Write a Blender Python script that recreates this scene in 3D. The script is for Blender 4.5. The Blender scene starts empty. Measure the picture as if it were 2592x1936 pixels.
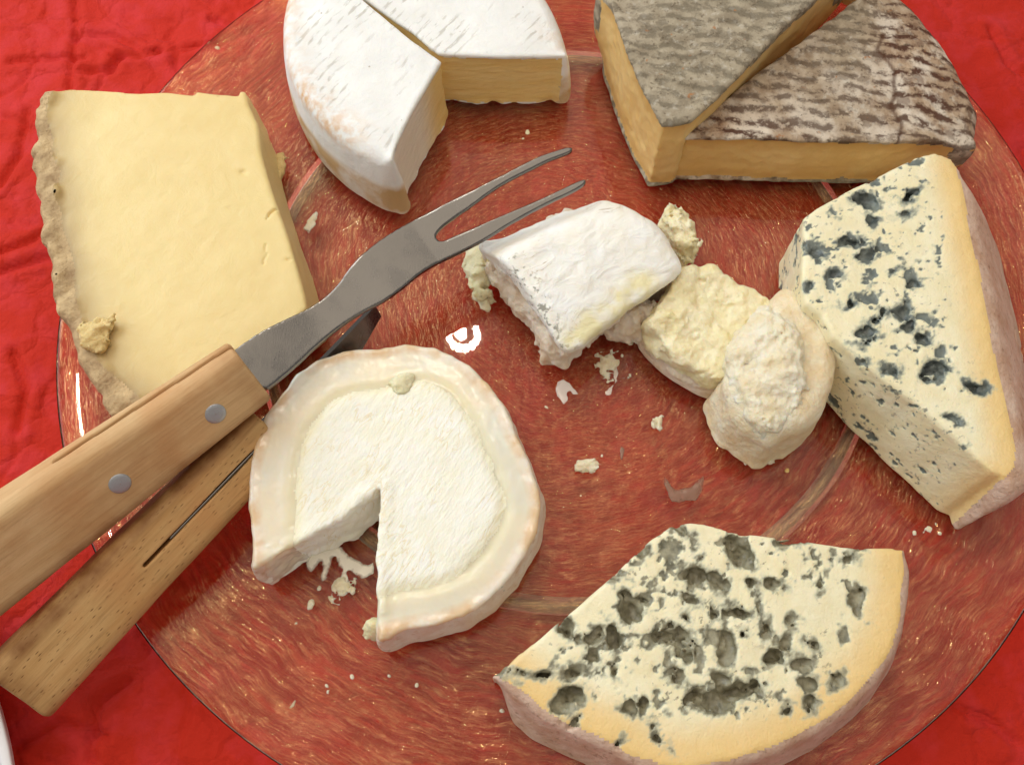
import bpy, math, random
import numpy as np
from mathutils import Matrix, Vector

# ------------------------------------------------------------------ camera, world, light
scene = bpy.context.scene
col = scene.collection
CM = 0.01
CAMP = (-1.719, -12.967, 25.76); TILT = 0.371; ROLL = -0.006; HFOV = 58.0
cd = bpy.data.cameras.new('camera'); cam = bpy.data.objects.new('camera', cd); col.objects.link(cam)
cd.angle = math.radians(HFOV); cd.sensor_fit = 'HORIZONTAL'
cd.clip_start = 0.01; cd.clip_end = 50
cam.matrix_world = (Matrix.Translation(Vector(CAMP) * CM) @ Matrix.Rotation(TILT, 4, 'X') @ Matrix.Rotation(ROLL, 4, 'Z'))
scene.camera = cam

world = bpy.data.worlds.new('World'); scene.world = world; world.use_nodes = True
bg = world.node_tree.nodes['Background']
bg.inputs['Color'].default_value = (1.0, 0.94, 0.88, 1); bg.inputs['Strength'].default_value = 0.38

def area(name, loc, target, size, energy, color, shape='RECTANGLE', sy=None):
    l = bpy.data.lights.new(name, 'AREA'); l.shape = shape; l.size = size * CM
    if shape in ('RECTANGLE', 'ELLIPSE'): l.size_y = (sy or size) * CM
    l.energy = energy; l.color = color
    o = bpy.data.objects.new(name, l); col.objects.link(o); o.location = Vector(loc) * CM
    o.rotation_euler = (Vector(target) - Vector(loc)).to_track_quat('-Z', 'Y').to_euler()
    return o
area('window_light', (-56, 31, 46), (0, 0, 0), 55, 4.0, (0.76, 0.90, 1.0), sy=46)
area('warm_ceiling_light', (-28, 24, 88), (-28, 24, 0), 150, 6.1, (1.0, 0.87, 0.70), sy=125)
# small warm spot lamp whose mirror image shows as the bright mark in the glass plate
LAMP = Vector((-7.45, 31.8, 74))
area('lamp_bulb', LAMP + Vector((-.35, .5, 0)), (-1, 1, 0), 1.5, .26, (1.0, 0.9, 0.75), shape='DISK')
for i in range(9):          # its curved tube
    a = math.radians(-190 + i * 27.5)
    area('lamp_tube', LAMP + Vector((1.7 * math.cos(a), 1.6 * math.sin(a) + .1, 0)), (-1, 1, 0), .75, .055, (1.0, 0.93, 0.82), shape='DISK')

scene.view_settings.view_transform = 'Standard'; scene.view_settings.look = 'None'
scene.view_settings.exposure = -0.12; scene.view_settings.gamma = 1.0
scene.render.engine = 'CYCLES'
scene.cycles.transparent_max_bounces = 24; scene.cycles.max_bounces = 6; scene.cycles.use_adaptive_sampling = True; scene.cycles.adaptive_threshold = 0.03

# ------------------------------------------------------------------ helpers: points
K = 2592 / 2212.0
FPX = 1296 / math.tan(math.radians(HFOV) / 2)
def at(x, y, z):
    """photo position (2212-px wide view) at height z cm -> world xy in cm"""
    px = (x * K - 1296) / FPX; py = -(y * K - 968) / FPX
    c, s = math.cos(ROLL), math.sin(ROLL)
    px, py = px * c - py * s, px * s + py * c
    d = (px, math.sin(TILT) * 1 + py * math.cos(TILT), -math.cos(TILT) + py * math.sin(TILT))
    t = (z - CAMP[2]) / d[2]
    return (CAMP[0] + d[0] * t, CAMP[1] + d[1] * t)
def ats(L, z): return np.array([at(x, y, z) for x, y in L])
def cr(L, ax, bx, ay, by): return [(x * ax + bx, y * ay + by) for x, y in L]
c2 = lambda L: cr(L, .3472, 554.7, .3472, 0)
c3 = lambda L: cr(L, .4598, 1194.7, .4598, 0)
c4 = lambda L: cr(L, .439, 981.4, .439, 298.7)
c5 = lambda L: cr(L, .4494, 469.4, .4494, 708.3)
c6 = lambda L: cr(L, .5164, 1664.1, .5164, 298.7)
c7 = lambda L: cr(L, .463, 981.4, .463, 1092.3)
cA = lambda L: cr(L, .4051, 426.7, .4051, 290.2)
cB = lambda L: cr(L, .3858, 938.7, .3858, 768.0)
cC = lambda L: cr(L, .3858, 256.0, .3858, 1109.4)
c8 = lambda L: cr(L, .561, 0, .561, 725.4)
c1 = lambda L: cr(L, .4907, 0, .4907, 128.0)

# ------------------------------------------------------------------ helpers: noise
def _hash(ix, iy, iz, seed):
    h = (ix.astype(np.uint32) * np.uint32(374761393) + iy.astype(np.uint32) * np.uint32(668265263)
         + iz.astype(np.uint32) * np.uint32(2246822519) + np.uint32(seed * 3266489917 % 4294967296))
    h = (h ^ (h >> np.uint32(13))) * np.uint32(1274126177)
    h = (h ^ (h >> np.uint32(16))) * np.uint32(2654435761)
    return ((h ^ (h >> np.uint32(15))) & np.uint32(0xffffff)).astype(np.float32) / np.float32(16777215)
def vnoise(P, seed=0):
    f = np.floor(P); i = f.astype(np.int64) + 10000; t = (P - f).astype(np.float32); t = t * t * (3 - 2 * t)
    r = 0
    for dx in (0, 1):
        wx = t[:, 0] if dx else 1 - t[:, 0]
        for dy in (0, 1):
            wy = t[:, 1] if dy else 1 - t[:, 1]
            for dz in (0, 1):
                wz = t[:, 2] if dz else 1 - t[:, 2]
                r = r + wx * wy * wz * _hash(i[:, 0] + dx, i[:, 1] + dy, i[:, 2] + dz, seed)
    return r * 2 - 1
def fbm(P, scale, octv=3, seed=0, gain=.5):
    r = 0; a = 1; tot = 0
    for o in range(octv):
        r = r + a * vnoise(P * scale + o * 17.3, seed + o); tot += a; a *= gain; scale *= 2.03
    return r / tot
def worley(P, scale, seed=0):
    Q = P * scale; f = np.floor(Q); i = f.astype(np.int64) + 10000; best = np.full(len(P), 9., np.float32)
    for dx in (-1, 0, 1):
        for dy in (-1, 0, 1):
            for dz in (-1, 0, 1):
                a, b, c = i[:, 0] + dx, i[:, 1] + dy, i[:, 2] + dz
                px = f[:, 0] + dx + _hash(a, b, c, seed); py = f[:, 1] + dy + _hash(a, b, c, seed + 7); pz = f[:, 2] + dz + _hash(a, b, c, seed + 13)
                best = np.minimum(best, (Q[:, 0] - px) ** 2 + (Q[:, 1] - py) ** 2 + (Q[:, 2] - pz) ** 2)
    return np.sqrt(best)
def sstep(a, b, x):
    t = np.clip((x - a) / (b - a), 0, 1); return t * t * (3 - 2 * t)

# ------------------------------------------------------------------ helpers: solids
def seg_dist(P, A, B):
    d = B - A; t = np.clip(((P - A) @ d) / max(d @ d, 1e-9), 0, 1)
    return np.hypot(P[:, 0] - A[0] - t * d[0], P[:, 1] - A[1] - t * d[1])
def line_dist(P, L):
    L = np.asarray(L, float); r = np.full(len(P), 1e9)
    for a, b in zip(L[:-1], L[1:]): r = np.minimum(r, seg_dist(P, a, b))
    return r
def poly_sdf(P, poly):
    poly = np.asarray(poly, float); n = len(poly); r = np.full(len(P), 1e9); ins = np.zeros(len(P), bool)
    for i in range(n):
        a, b = poly[i], poly[(i + 1) % n]
        r = np.minimum(r, seg_dist(P, a, b))
        c = (a[1] > P[:, 1]) != (b[1] > P[:, 1])
        ins ^= c & (P[:, 0] < (b[0] - a[0]) * (P[:, 1] - a[1]) / (b[1] - a[1] + 1e-12) + a[0])
    return np.where(ins, -r, r)
def rint(a, b, r):
    """rounded intersection of two distance fields"""
    return np.minimum(np.maximum(a + r, b + r), 0) + np.sqrt(np.maximum(a + r, 0) ** 2 + np.maximum(b + r, 0) ** 2) - r
def smin(a, b, k):
    h = np.clip(.5 + .5 * (b - a) / k, 0, 1); return b * (1 - h) + a * h - k * h * (1 - h)
def nets(F, org, vs):
    s = F < 0
    cs = [(a, b, c) for a in (0, 1) for b in (0, 1) for c in (0, 1)]
    nx, ny, nz = (n - 1 for n in F.shape)
    sub = lambda A, c: A[c[0]:c[0] + nx, c[1]:c[1] + ny, c[2]:c[2] + nz]
    cnt = sum(sub(s, c).astype(np.int8) for c in cs)
    act = (cnt > 0) & (cnt < 8); idx = np.full(act.shape, -1, np.int64); C = np.argwhere(act); idx[act] = np.arange(len(C))
    acc = np.zeros((len(C), 3)); num = np.zeros(len(C))
    for ci in range(8):
        for cj in range(ci + 1, 8):
            a, b = np.array(cs[ci]), np.array(cs[cj])
            if np.abs(a - b).sum() != 1: continue
            fa = F[tuple((C + a).T)]; fb = F[tuple((C + b).T)]; m = (fa < 0) != (fb < 0)
            t = np.where(m, fa / np.where(m, fa - fb, 1), 0)
            acc += np.where(m[:, None], a + t[:, None] * (b - a), 0); num += m
    V = (C + acc / num[:, None]) * vs + np.asarray(org)
    Q = []
    for ax in range(3):
        sl0 = [slice(None)] * 3; sl1 = [slice(None)] * 3; sl0[ax] = slice(0, -1); sl1[ax] = slice(1, None)
        e = np.argwhere(s[tuple(sl0)] != s[tuple(sl1)]); u, v = [(1, 2), (2, 0), (0, 1)][ax]
        ok = (e[:, u] > 0) & (e[:, v] > 0) & (e[:, u] < F.shape[u] - 1) & (e[:, v] < F.shape[v] - 1); e = e[ok]
        q = []
        for du, dv in ((-1, -1), (0, -1), (0, 0), (-1, 0)):
            c = e.copy(); c[:, u] += du; c[:, v] += dv; q.append(idx[tuple(c.T)])
        q = np.stack(q, 1); fl = ~s[tuple(e.T)]; q[fl] = q[fl][:, ::-1]; Q.append(q)
    return V, np.concatenate(Q)
def smooth_closed(L, it=2):
    for _ in range(it):
        n = np.roll(L, -1, 0); L = np.stack([.75 * L + .25 * n, .25 * L + .75 * n], 1).reshape(-1, 2)
    return L
def mesh_np(name, V, Q, attrs=None, smooth=True):
    me = bpy.data.meshes.new(name); n = Q.shape[1]
    me.vertices.add(len(V)); me.vertices.foreach_set('co', np.asarray(V, np.float32).ravel())
    me.loops.add(Q.size); me.loops.foreach_set('vertex_index', np.ascontiguousarray(Q, np.int32).ravel())
    me.polygons.add(len(Q)); me.polygons.foreach_set('loop_start', np.arange(0, Q.size, n, dtype=np.int32))
    me.update(calc_edges=True)
    me.polygons.foreach_set('use_smooth', np.full(len(Q), smooth))
    for k, a in (attrs or {}).items():
        at_ = me.attributes.new(k, 'FLOAT', 'POINT'); at_.data.foreach_set('value', np.asarray(a, np.float32))
    me.validate(); me.update()
    return me
def tag(o, label=None, cat=None, group=None, kind=None):
    if label: o['label'] = label
    if cat: o['category'] = cat
    if group: o['group'] = group
    if kind: o['kind'] = kind
    return o
def empty(name, loc):
    o = bpy.data.objects.new(name, None); col.objects.link(o); o.location = Vector(loc) * CM
    o.empty_display_size = .01; return o
def mobj(name, me, m, parent=None):
    o = bpy.data.objects.new(name, me); col.objects.link(o); me.materials.append(m)
    if parent: o.parent = parent
    return o
class Sol:
    """distance field of a traced outline between two height fields"""
    def __init__(s, poly, zlo, zhi, vs, margin=.9):
        s.poly = np.asarray(poly, float); s.vs = vs
        lo = s.poly.min(0) - margin; hi = s.poly.max(0) + margin
        s.x = np.arange(lo[0], hi[0], vs); s.y = np.arange(lo[1], hi[1], vs); s.z = np.arange(zlo - 3 * vs, zhi + 3 * vs, vs)
        X, Y = np.meshgrid(s.x, s.y, indexing='ij'); s.X, s.Y = X, Y; s.P2 = np.stack([X.ravel(), Y.ravel()], 1)
        s.d2 = poly_sdf(s.P2, s.poly).reshape(X.shape); s.org = (s.x[0], s.y[0], s.z[0])
        s.Z = s.z[None, None, :]
    def f2(s, fn): return np.asarray(fn(s.P2)).reshape(s.X.shape)
    def n2(s, scale, octv=3, seed=0): return fbm(np.c_[s.P2, np.zeros(len(s.P2))], scale, octv, seed).reshape(s.X.shape)
    def solid(s, top, bot, r, rb=.08, off=0):
        a = s.d2[:, :, None] - off
        rr = r[:, :, None] if isinstance(r, np.ndarray) else r
        t = top[:, :, None] if isinstance(top, np.ndarray) else top
        b = bot[:, :, None] if isinstance(bot, np.ndarray) else bot
        s.F = rint(rint(a, s.Z - t, rr), b - s.Z, rb).astype(np.float32)
        return s
    def band(s, w):
        m = np.abs(s.F) < w; I = np.argwhere(m); return m, I * s.vs + np.array(s.org)
    def displace(s, fn, w=.5):
        m, P = s.band(w); s.F[m] += fn(P).astype(np.float32); return s
    def mesh(s): return nets(s.F, s.org, s.vs)
def emit(root, V, Q, regions, parts, attrs=None, origin=(0, 0, 0)):
    """regions: per-vertex int; parts: [(name, material)] in the same order"""
    fr = np.round(np.median(regions[Q], axis=1)).astype(int) if regions is not None else np.zeros(len(Q), int)
    out = []
    for k, (nm, m) in enumerate(parts):
        q = Q[fr == k]
        if not len(q): continue
        u, inv = np.unique(q, return_inverse=True); inv = inv.reshape(q.shape)
        me = mesh_np(nm, (V[u] - np.array(origin)) * CM, inv, {a: b[u] for a, b in (attrs or {}).items()})
        out.append(mobj(nm, me, m, root))
    return out

# ------------------------------------------------------------------ helpers: materials
def L8(r, g, b):
    f = lambda c: (c / 255 / 12.92) if c / 255 < .04045 else ((c / 255 + .055) / 1.055) ** 2.4
    return (f(r), f(g), f(b), 1)
class Mt:
    def __init__(s, name):
        s.m = bpy.data.materials.new(name); s.m.use_nodes = True; s.t = s.m.node_tree; s.b = s.t.nodes['Principled BSDF']; s.o = s.t.nodes['Material Output']
        tc = s.t.nodes.new('ShaderNodeTexCoord'); mp = s.t.nodes.new('ShaderNodeMapping'); mp.inputs['Scale'].default_value = (100, 100, 100)
        s.t.links.new(tc.outputs['Object'], mp.inputs['Vector']); s.P = mp.outputs[0]
    def n(s, ty, **kw):
        x = s.t.nodes.new(ty)
        for k, v in kw.items():
            if k[0] == '_': setattr(x, k[1:], v)
        for k, v in kw.items():
            if k[0] != '_': s.put(x.inputs[k.replace('__', ' ')], v)
        return x
    def put(s, i, v):
        if isinstance(v, bpy.types.NodeSocket): s.t.links.new(v, i)
        else: i.default_value = v
    def map(s, sc, rot=(0, 0, 0), v=None):
        x = s.t.nodes.new('ShaderNodeMapping'); s.t.links.new(v or s.P, x.inputs[0]); x.vector_type = 'TEXTURE'; x.inputs['Rotation'].default_value = rot; x.inputs['Scale'].default_value = tuple(1 / q for q in sc); return x.outputs[0]  # rot = angle of the first axis
    def noise(s, scale, detail=3, v=None, rough=.55, dist=0):
        x = s.n('ShaderNodeTexNoise', Vector=v or s.P, Scale=scale, Detail=detail, Roughness=rough, Distortion=dist); return x.outputs[0]
    def voro(s, scale, v=None, feat='F1', out=0):
        x = s.n('ShaderNodeTexVoronoi', _feature=feat, Vector=v or s.P, Scale=scale); return x.outputs[out]
    def ramp(s, f, stops, interp='LINEAR'):
        x = s.t.nodes.new('ShaderNodeValToRGB'); s.t.links.new(f, x.inputs[0]); e = x.color_ramp.elements; x.color_ramp.interpolation = interp
        while len(e) < len(stops): e.new(.5)
        for q, (p, c) in zip(e, stops): q.position = p; q.color = c if isinstance(c, tuple) else (c, c, c, 1)
        return x.outputs[0]
    def mix(s, f, a, b, bt='MIX'):
        x = s.t.nodes.new('ShaderNodeMix'); x.data_type = 'RGBA'; x.blend_type = bt; s.put(x.inputs[0], f); s.put(x.inputs[6], a); s.put(x.inputs[7], b); return x.outputs[2]
    def math(s, op, a, b=0.0, c=None):
        x = s.t.nodes.new('ShaderNodeMath'); x.operation = op; s.put(x.inputs[0], a); s.put(x.inputs[1], b)
        if c is not None: s.put(x.inputs[2], c)
        return x.outputs[0]
    def attr(s, name):
        x = s.t.nodes.new('ShaderNodeAttribute'); x.attribute_name = name; return x.outputs['Fac']
    def bump(s, h, strength=.3, dist=.03, prev=None):
        x = s.n('ShaderNodeBump', Strength=strength, Distance=dist * CM * 2.5, Height=h)
        if prev is not None: s.t.links.new(prev, x.inputs['Normal'])
        return x.outputs[0]
    def bsdf(s, color, rough=.6, normal=None, sss=0, sr=.25, spec=.4, **kw):
        s.put(s.b.inputs['Base Color'], color); s.put(s.b.inputs['Roughness'], rough); s.b.inputs['Specular IOR Level'].default_value = spec
        if normal is not None: s.t.links.new(normal, s.b.inputs['Normal'])
        if sss:
            s.b.inputs['Subsurface Weight'].default_value = sss; s.b.inputs['Subsurface Radius'].default_value = (1, .7, .4); s.b.inputs['Subsurface Scale'].default_value = sr * CM
        for k, v in kw.items(): s.put(s.b.inputs[k.replace('__', ' ')], v)
        return s.m

# ------------------------------------------------------------------ materials
def m_cloth():
    s = Mt('red_paper_cloth')
    a = s.noise(.16, 3); b = s.noise(.9, 4); g = s.noise(28, 2)
    c = s.mix(s.ramp(a, [(.35, 0.), (.65, 1.)]), (.50, .024, .009, 1), (.53, .026, .015, 1))
    c = s.mix(s.math('MULTIPLY', s.ramp(b, [(.45, 0.), (.7, 1.)]), .6), c, (.62, .045, .055, 1))
    wv = s.n('ShaderNodeVectorMath', _operation='ADD'); s.put(wv.inputs[0], s.P)
    wn = s.n('ShaderNodeTexNoise', Vector=s.P, Scale=.9, Detail=3.0); wm = s.n('ShaderNodeVectorMath', _operation='SCALE', Scale=1.6); s.put(wm.inputs[0], wn.outputs[1]); s.put(wv.inputs[1], wm.outputs[0])
    e1 = s.n('ShaderNodeTexVoronoi', _feature='DISTANCE_TO_EDGE', Vector=wv.outputs[0], Scale=.42).outputs[0]
    e2 = s.n('ShaderNodeTexVoronoi', _feature='DISTANCE_TO_EDGE', Vector=wv.outputs[0], Scale=1.1).outputs[0]
    n = s.bump(g, .3, .010)
    n = s.bump(s.ramp(e2, [(0., 0.), (.12, 1.)]), .10, .05, n); n = s.bump(s.ramp(e1, [(0., 0.), (.09, 1.)]), .28, .07, n)
    n = s.bump(s.noise(2.2, 5), .5, .06, n)
    return s.bsdf(c, .7, n, spec=.10, Sheen__Weight=.05, Sheen__Roughness=.6, Sheen__Tint=(1, .35, .45, 1))
def ripple(s):
    sep = s.n('ShaderNodeSeparateXYZ', Vector=s.P); x, y = sep.outputs[0], sep.outputs[1]
    r = s.math('SQRT', s.math('ADD', s.math('MULTIPLY', x, x), s.math('MULTIPLY', y, y)))
    r = s.math('MAXIMUM', r, .5)
    w = s.math('MULTIPLY', s.math('SUBTRACT', s.noise(.35, 2), .5), .8)
    w2 = s.math('MULTIPLY', s.math('SUBTRACT', s.noise(1.3, 2), .5), .30)
    rr = s.math('ADD', s.math('ADD', r, w), w2)
    k = 9.0
    v = s.n('ShaderNodeCombineXYZ', X=s.math('MULTIPLY', s.math('DIVIDE', x, r), k), Y=s.math('MULTIPLY', s.math('DIVIDE', y, r), k), Z=s.math('MULTIPLY', rr, 6.5)).outputs[0]
    v2 = s.n('ShaderNodeCombineXYZ', X=s.math('MULTIPLY', s.math('DIVIDE', x, r), k * 2.2), Y=s.math('MULTIPLY', s.math('DIVIDE', y, r), k * 2.2), Z=s.math('MULTIPLY', rr, 19.0)).outputs[0]
    return s.noise(1.0, 2, v), s.noise(1.0, 2, v2)
def m_glass(name, tint=(.99, .95, .90), refl=.046, frost=.0):
    s = Mt(name); n1, n2 = ripple(s); N = s.t.nodes
    h = s.math('ADD', n1, s.math('MULTIPLY', n2, .5))
    nb = s.bump(h, .7, .06)
    ln = s.ramp(s.math('ABSOLUTE', s.math('SUBTRACT', n1, .5)), [(.0, 1.), (.05, .35), (.11, 0.)])
    ln = s.math('MULTIPLY', ln, s.ramp(n2, [(.38, .1), (.6, 1.2)]))
    shn = s.math('ADD', s.math('MULTIPLY', ln, 1.8), s.ramp(s.noise(.5, 3), [(.3, .3), (.7, .85)]))
    tr = s.n('ShaderNodeBsdfTransparent', Color=s.mix(s.ramp(h, [(.62, 0.), (.85, 1.)]), tuple(c * .87 for c in tint) + (1,), tint + (1,)))
    gl = s.n('ShaderNodeBsdfGlossy', Color=(1, .72, .34, 1), Roughness=.06, Normal=nb)
    g2 = s.n('ShaderNodeBsdfGlossy', Color=(1, 1, 1, 1), Roughness=.018)
    lw = s.n('ShaderNodeFresnel', IOR=1.26)
    m1 = s.n('ShaderNodeMixShader', Fac=s.math('MULTIPLY', shn, refl)); s.t.links.new(tr.outputs[0], m1.inputs[1]); s.t.links.new(gl.outputs[0], m1.inputs[2])
    m2 = s.n('ShaderNodeMixShader', Fac=lw.outputs[0]); s.t.links.new(m1.outputs[0], m2.inputs[1]); s.t.links.new(g2.outputs[0], m2.inputs[2])
    last = m2
    if frost:
        df = s.n('ShaderNodeBsdfDiffuse', Color=(.74, .66, .60, 1)); m3 = s.n('ShaderNodeMixShader', Fac=frost)
        s.t.links.new(m2.outputs[0], m3.inputs[1]); s.t.links.new(df.outputs[0], m3.inputs[2]); last = m3
    s.t.links.new(last.outputs[0], s.o.inputs['Surface']); N.remove(s.b)
    return s.m
def m_yellow():
    s = Mt('hard_cheese_paste')
    c = s.mix(s.ramp(s.noise(.5, 4), [(.3, 0.), (.7, 1.)]), L8(230, 206, 144), L8(238, 216, 158))
    c = s.mix(s.math('MULTIPLY', s.ramp(s.noise(2.2, 5, dist=1.5), [(.62, 0.), (.72, 1.)]), .35), c, L8(238, 218, 162))
    c = s.mix(s.ramp(s.attr('edge'), [(.0, 1.), (.10, .75), (.5, .25), (1., 0.)]), c, L8(172, 144, 98))
    c = s.mix(s.ramp(s.voro(.75), [(.0, .9), (.04, 0.)]), c, L8(150, 112, 50))
    c = s.mix(s.math('MULTIPLY', s.ramp(s.noise(.28, 4), [(.4, 0.), (.7, 1.)]), .35), c, L8(214, 180, 108))
    dr = s.noise(1, 4, s.map((.5, 7, 3), (0, 0, 1.1)))
    n = s.bump(s.noise(1.2, 6, dist=1.0), .25, .05); n = s.bump(dr, .12, .02, n); n = s.bump(s.noise(22, 2), .15, .012, n)
    return s.bsdf(c, .45, n, sss=.25, sr=.3, spec=.3)
def m_yrind():
    s = Mt('hard_cheese_rind')
    c = s.mix(s.ramp(s.noise(1.8, 5), [(.3, 0.), (.7, 1.)]), L8(160, 132, 98), L8(212, 184, 140))
    c = s.mix(s.math('MULTIPLY', s.ramp(s.noise(9, 3), [(.55, 0.), (.75, 1.)]), .5), c, L8(130, 104, 76))
    return s.bsdf(c, .8, s.bump(s.noise(7, 5), .6, .05), spec=.2)
def m_ycrumb():
    s = Mt('hard_cheese_crumb'); c = s.mix(s.noise(4, 3), L8(205, 175, 115), L8(236, 212, 155))
    return s.bsdf(c, .75, s.bump(s.noise(9, 4), .6, .05), sss=.2, spec=.2)
def m_camrind():
    s = Mt('bloomy_white_rind')
    sep = s.n('ShaderNodeSeparateXYZ', Vector=s.P)
    c = s.mix(s.ramp(s.noise(.8, 4), [(.3, 0.), (.7, 1.)]), L8(232, 231, 228), L8(244, 243, 240))
    # pressed mat marks: broken dashes in rows
    v = s.map((1, 1, 1), (0, 0, math.radians(52))); sv = s.n('ShaderNodeSeparateXYZ', Vector=v)
    wob = s.math('MULTIPLY', s.math('SUBTRACT', s.noise(1.2, 2), .5), .25)
    rows = s.math('ABSOLUTE', s.math('SUBTRACT', s.math('FRACT', s.math('MULTIPLY', s.math('ADD', sv.outputs[1], wob), 3.4)), .5))
    cols = s.noise(1, 2, s.map((2.6, 9.0, 1), (0, 0, math.radians(52))))
    dash = s.math('MULTIPLY', s.ramp(rows, [(.10, 1.), (.26, 0.)]), s.ramp(cols, [(.48, 0.), (.56, 1.)]))
    dash = s.math('MULTIPLY', s.math('MULTIPLY', dash, s.attr('top')), s.ramp(s.noise(.55, 2), [(.42, .0), (.55, .85)]))
    c = s.mix(s.math('MULTIPLY', dash, .6), c, L8(168, 160, 146))
    c = s.mix(s.math('MULTIPLY', s.attr('stain'), s.ramp(s.noise(3.2, 5), [(.38, 0.), (.6, 1.)])), c, L8(214, 168, 118))
    c = s.mix(s.math('MULTIPLY', s.attr('low'), s.ramp(s.noise(.9, 4), [(.35, .15), (.6, 1.)])), c, L8(205, 172, 122))
    c = s.mix(s.ramp(s.voro(1.5), [(.03, .6), (.06, 0.)]), c, L8(150, 130, 110))
    n = s.bump(s.noise(1.6, 5), .35, .06); n = s.bump(s.noise(12, 4), .25, .02, n); n = s.bump(dash, -.3, .03, n)
    return s.bsdf(c, .85, n, sss=.12, sr=.2, spec=.15)
def m_campaste():
    s = Mt('soft_cheese_paste')
    c = s.mix(s.ramp(s.noise(1, 4, s.map((.5, .5, 4))), [(.3, 0.), (.7, 1.)]), L8(232, 196, 120), L8(242, 214, 150))
    c = s.mix(s.attr('chalk'), c, L8(238, 234, 222))
    return s.bsdf(c, .42, s.bump(s.noise(1, 5, s.map((2, 2, 7))), .4, .05), sss=.3, sr=.3, spec=.35)
def m_tomrind():
    s = Mt('grey_tomme_rind')
    br = s.ramp(s.attr('brown'), [(0., 0.), (1., 1.)])
    base = s.mix(br, L8(146, 134, 114), L8(158, 130, 106))
    c = s.mix(s.ramp(s.noise(2.2, 6), [(.32, 0.), (.68, 1.)]), base, s.mix(br, L8(180, 168, 146), L8(194, 170, 144)))
    wh = s.math('MULTIPLY', s.ramp(s.noise(1, 5, s.map((.9, .5, 1), (0, 0, .4))), [(.46, 0.), (.6, 1.)]), br)
    c = s.mix(s.math('MULTIPLY', wh, .85), c, L8(232, 220, 204))
    c = s.mix(s.math('MULTIPLY', s.ramp(s.noise(4.2, 5), [(.56, 0.), (.68, 1.)]), .5), c, L8(206, 198, 184))
    v = s.map((1, 1, 1), (0, 0, -.10)); sv = s.n('ShaderNodeSeparateXYZ', Vector=v)
    wob = s.math('MULTIPLY', s.math('SUBTRACT', s.noise(.6, 3), .5), 1.2)
    rows = s.math('ABSOLUTE', s.math('SUBTRACT', s.math('FRACT', s.math('MULTIPLY', s.math('ADD', sv.outputs[1], wob), 2.1)), .5))
    cols = s.noise(1, 3, s.map((2.3, 2.6, 2), (0, 0, -.10)))
    rag = s.math('MULTIPLY', s.math('SUBTRACT', s.noise(7, 4), .5), .6)
    d = s.math('MULTIPLY', s.ramp(s.math('ADD', rows, rag), [(.14, 1.), (.34, 0.)]), s.ramp(s.math('ADD', cols, rag), [(.38, 0.), (.52, 1.)]))
    d = s.math('MULTIPLY', d, s.ramp(br, [(0., .7), (1., 1.)]))
    d = s.math('MAXIMUM', d, s.math('MULTIPLY', s.ramp(s.noise(2.6, 6), [(.54, 0.), (.64, 1.)]), .55))
    dk = s.mix(br, L8(80, 74, 60), L8(88, 58, 46))
    c = s.mix(s.math('MULTIPLY', d, s.ramp(br, [(0., .7), (1., .97)])), c, dk)
    d2 = s.ramp(s.noise(7, 4), [(.6, 0.), (.68, 1.)])
    c = s.mix(s.math('MULTIPLY', d2, .6), c, L8(92, 78, 62))
    c = s.mix(s.math('MULTIPLY', s.ramp(s.noise(2.8, 3), [(.68, 0.), (.73, 1.)]), .7), c, L8(176, 118, 72))
    c = s.mix(s.math('MULTIPLY', s.attr('crack'), .75), c, L8(84, 54, 38))
    h = s.math('SUBTRACT', s.noise(3, 6), s.math('MULTIPLY', d, .5))
    n = s.bump(h, .5, .06); n = s.bump(s.noise(20, 3), .3, .02, n)
    return s.bsdf(c, .9, n, spec=.12)
def m_tompaste():
    s = Mt('tomme_paste')
    c = s.mix(s.ramp(s.noise(.6, 4), [(.3, 0.), (.7, 1.)]), L8(228, 186, 114), L8(240, 206, 142))
    c = s.mix(s.ramp(s.attr('edge'), [(.0, .8), (.9, 0.)]), c, L8(206, 158, 88))
    c = s.mix(s.ramp(s.voro(.9), [(.0, .7), (.05, 0.)]), c, L8(160, 112, 56))
    return s.bsdf(c, .45, s.bump(s.noise(2.2, 4), .3, .05), sss=.3, sr=.3, spec=.35)
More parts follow.
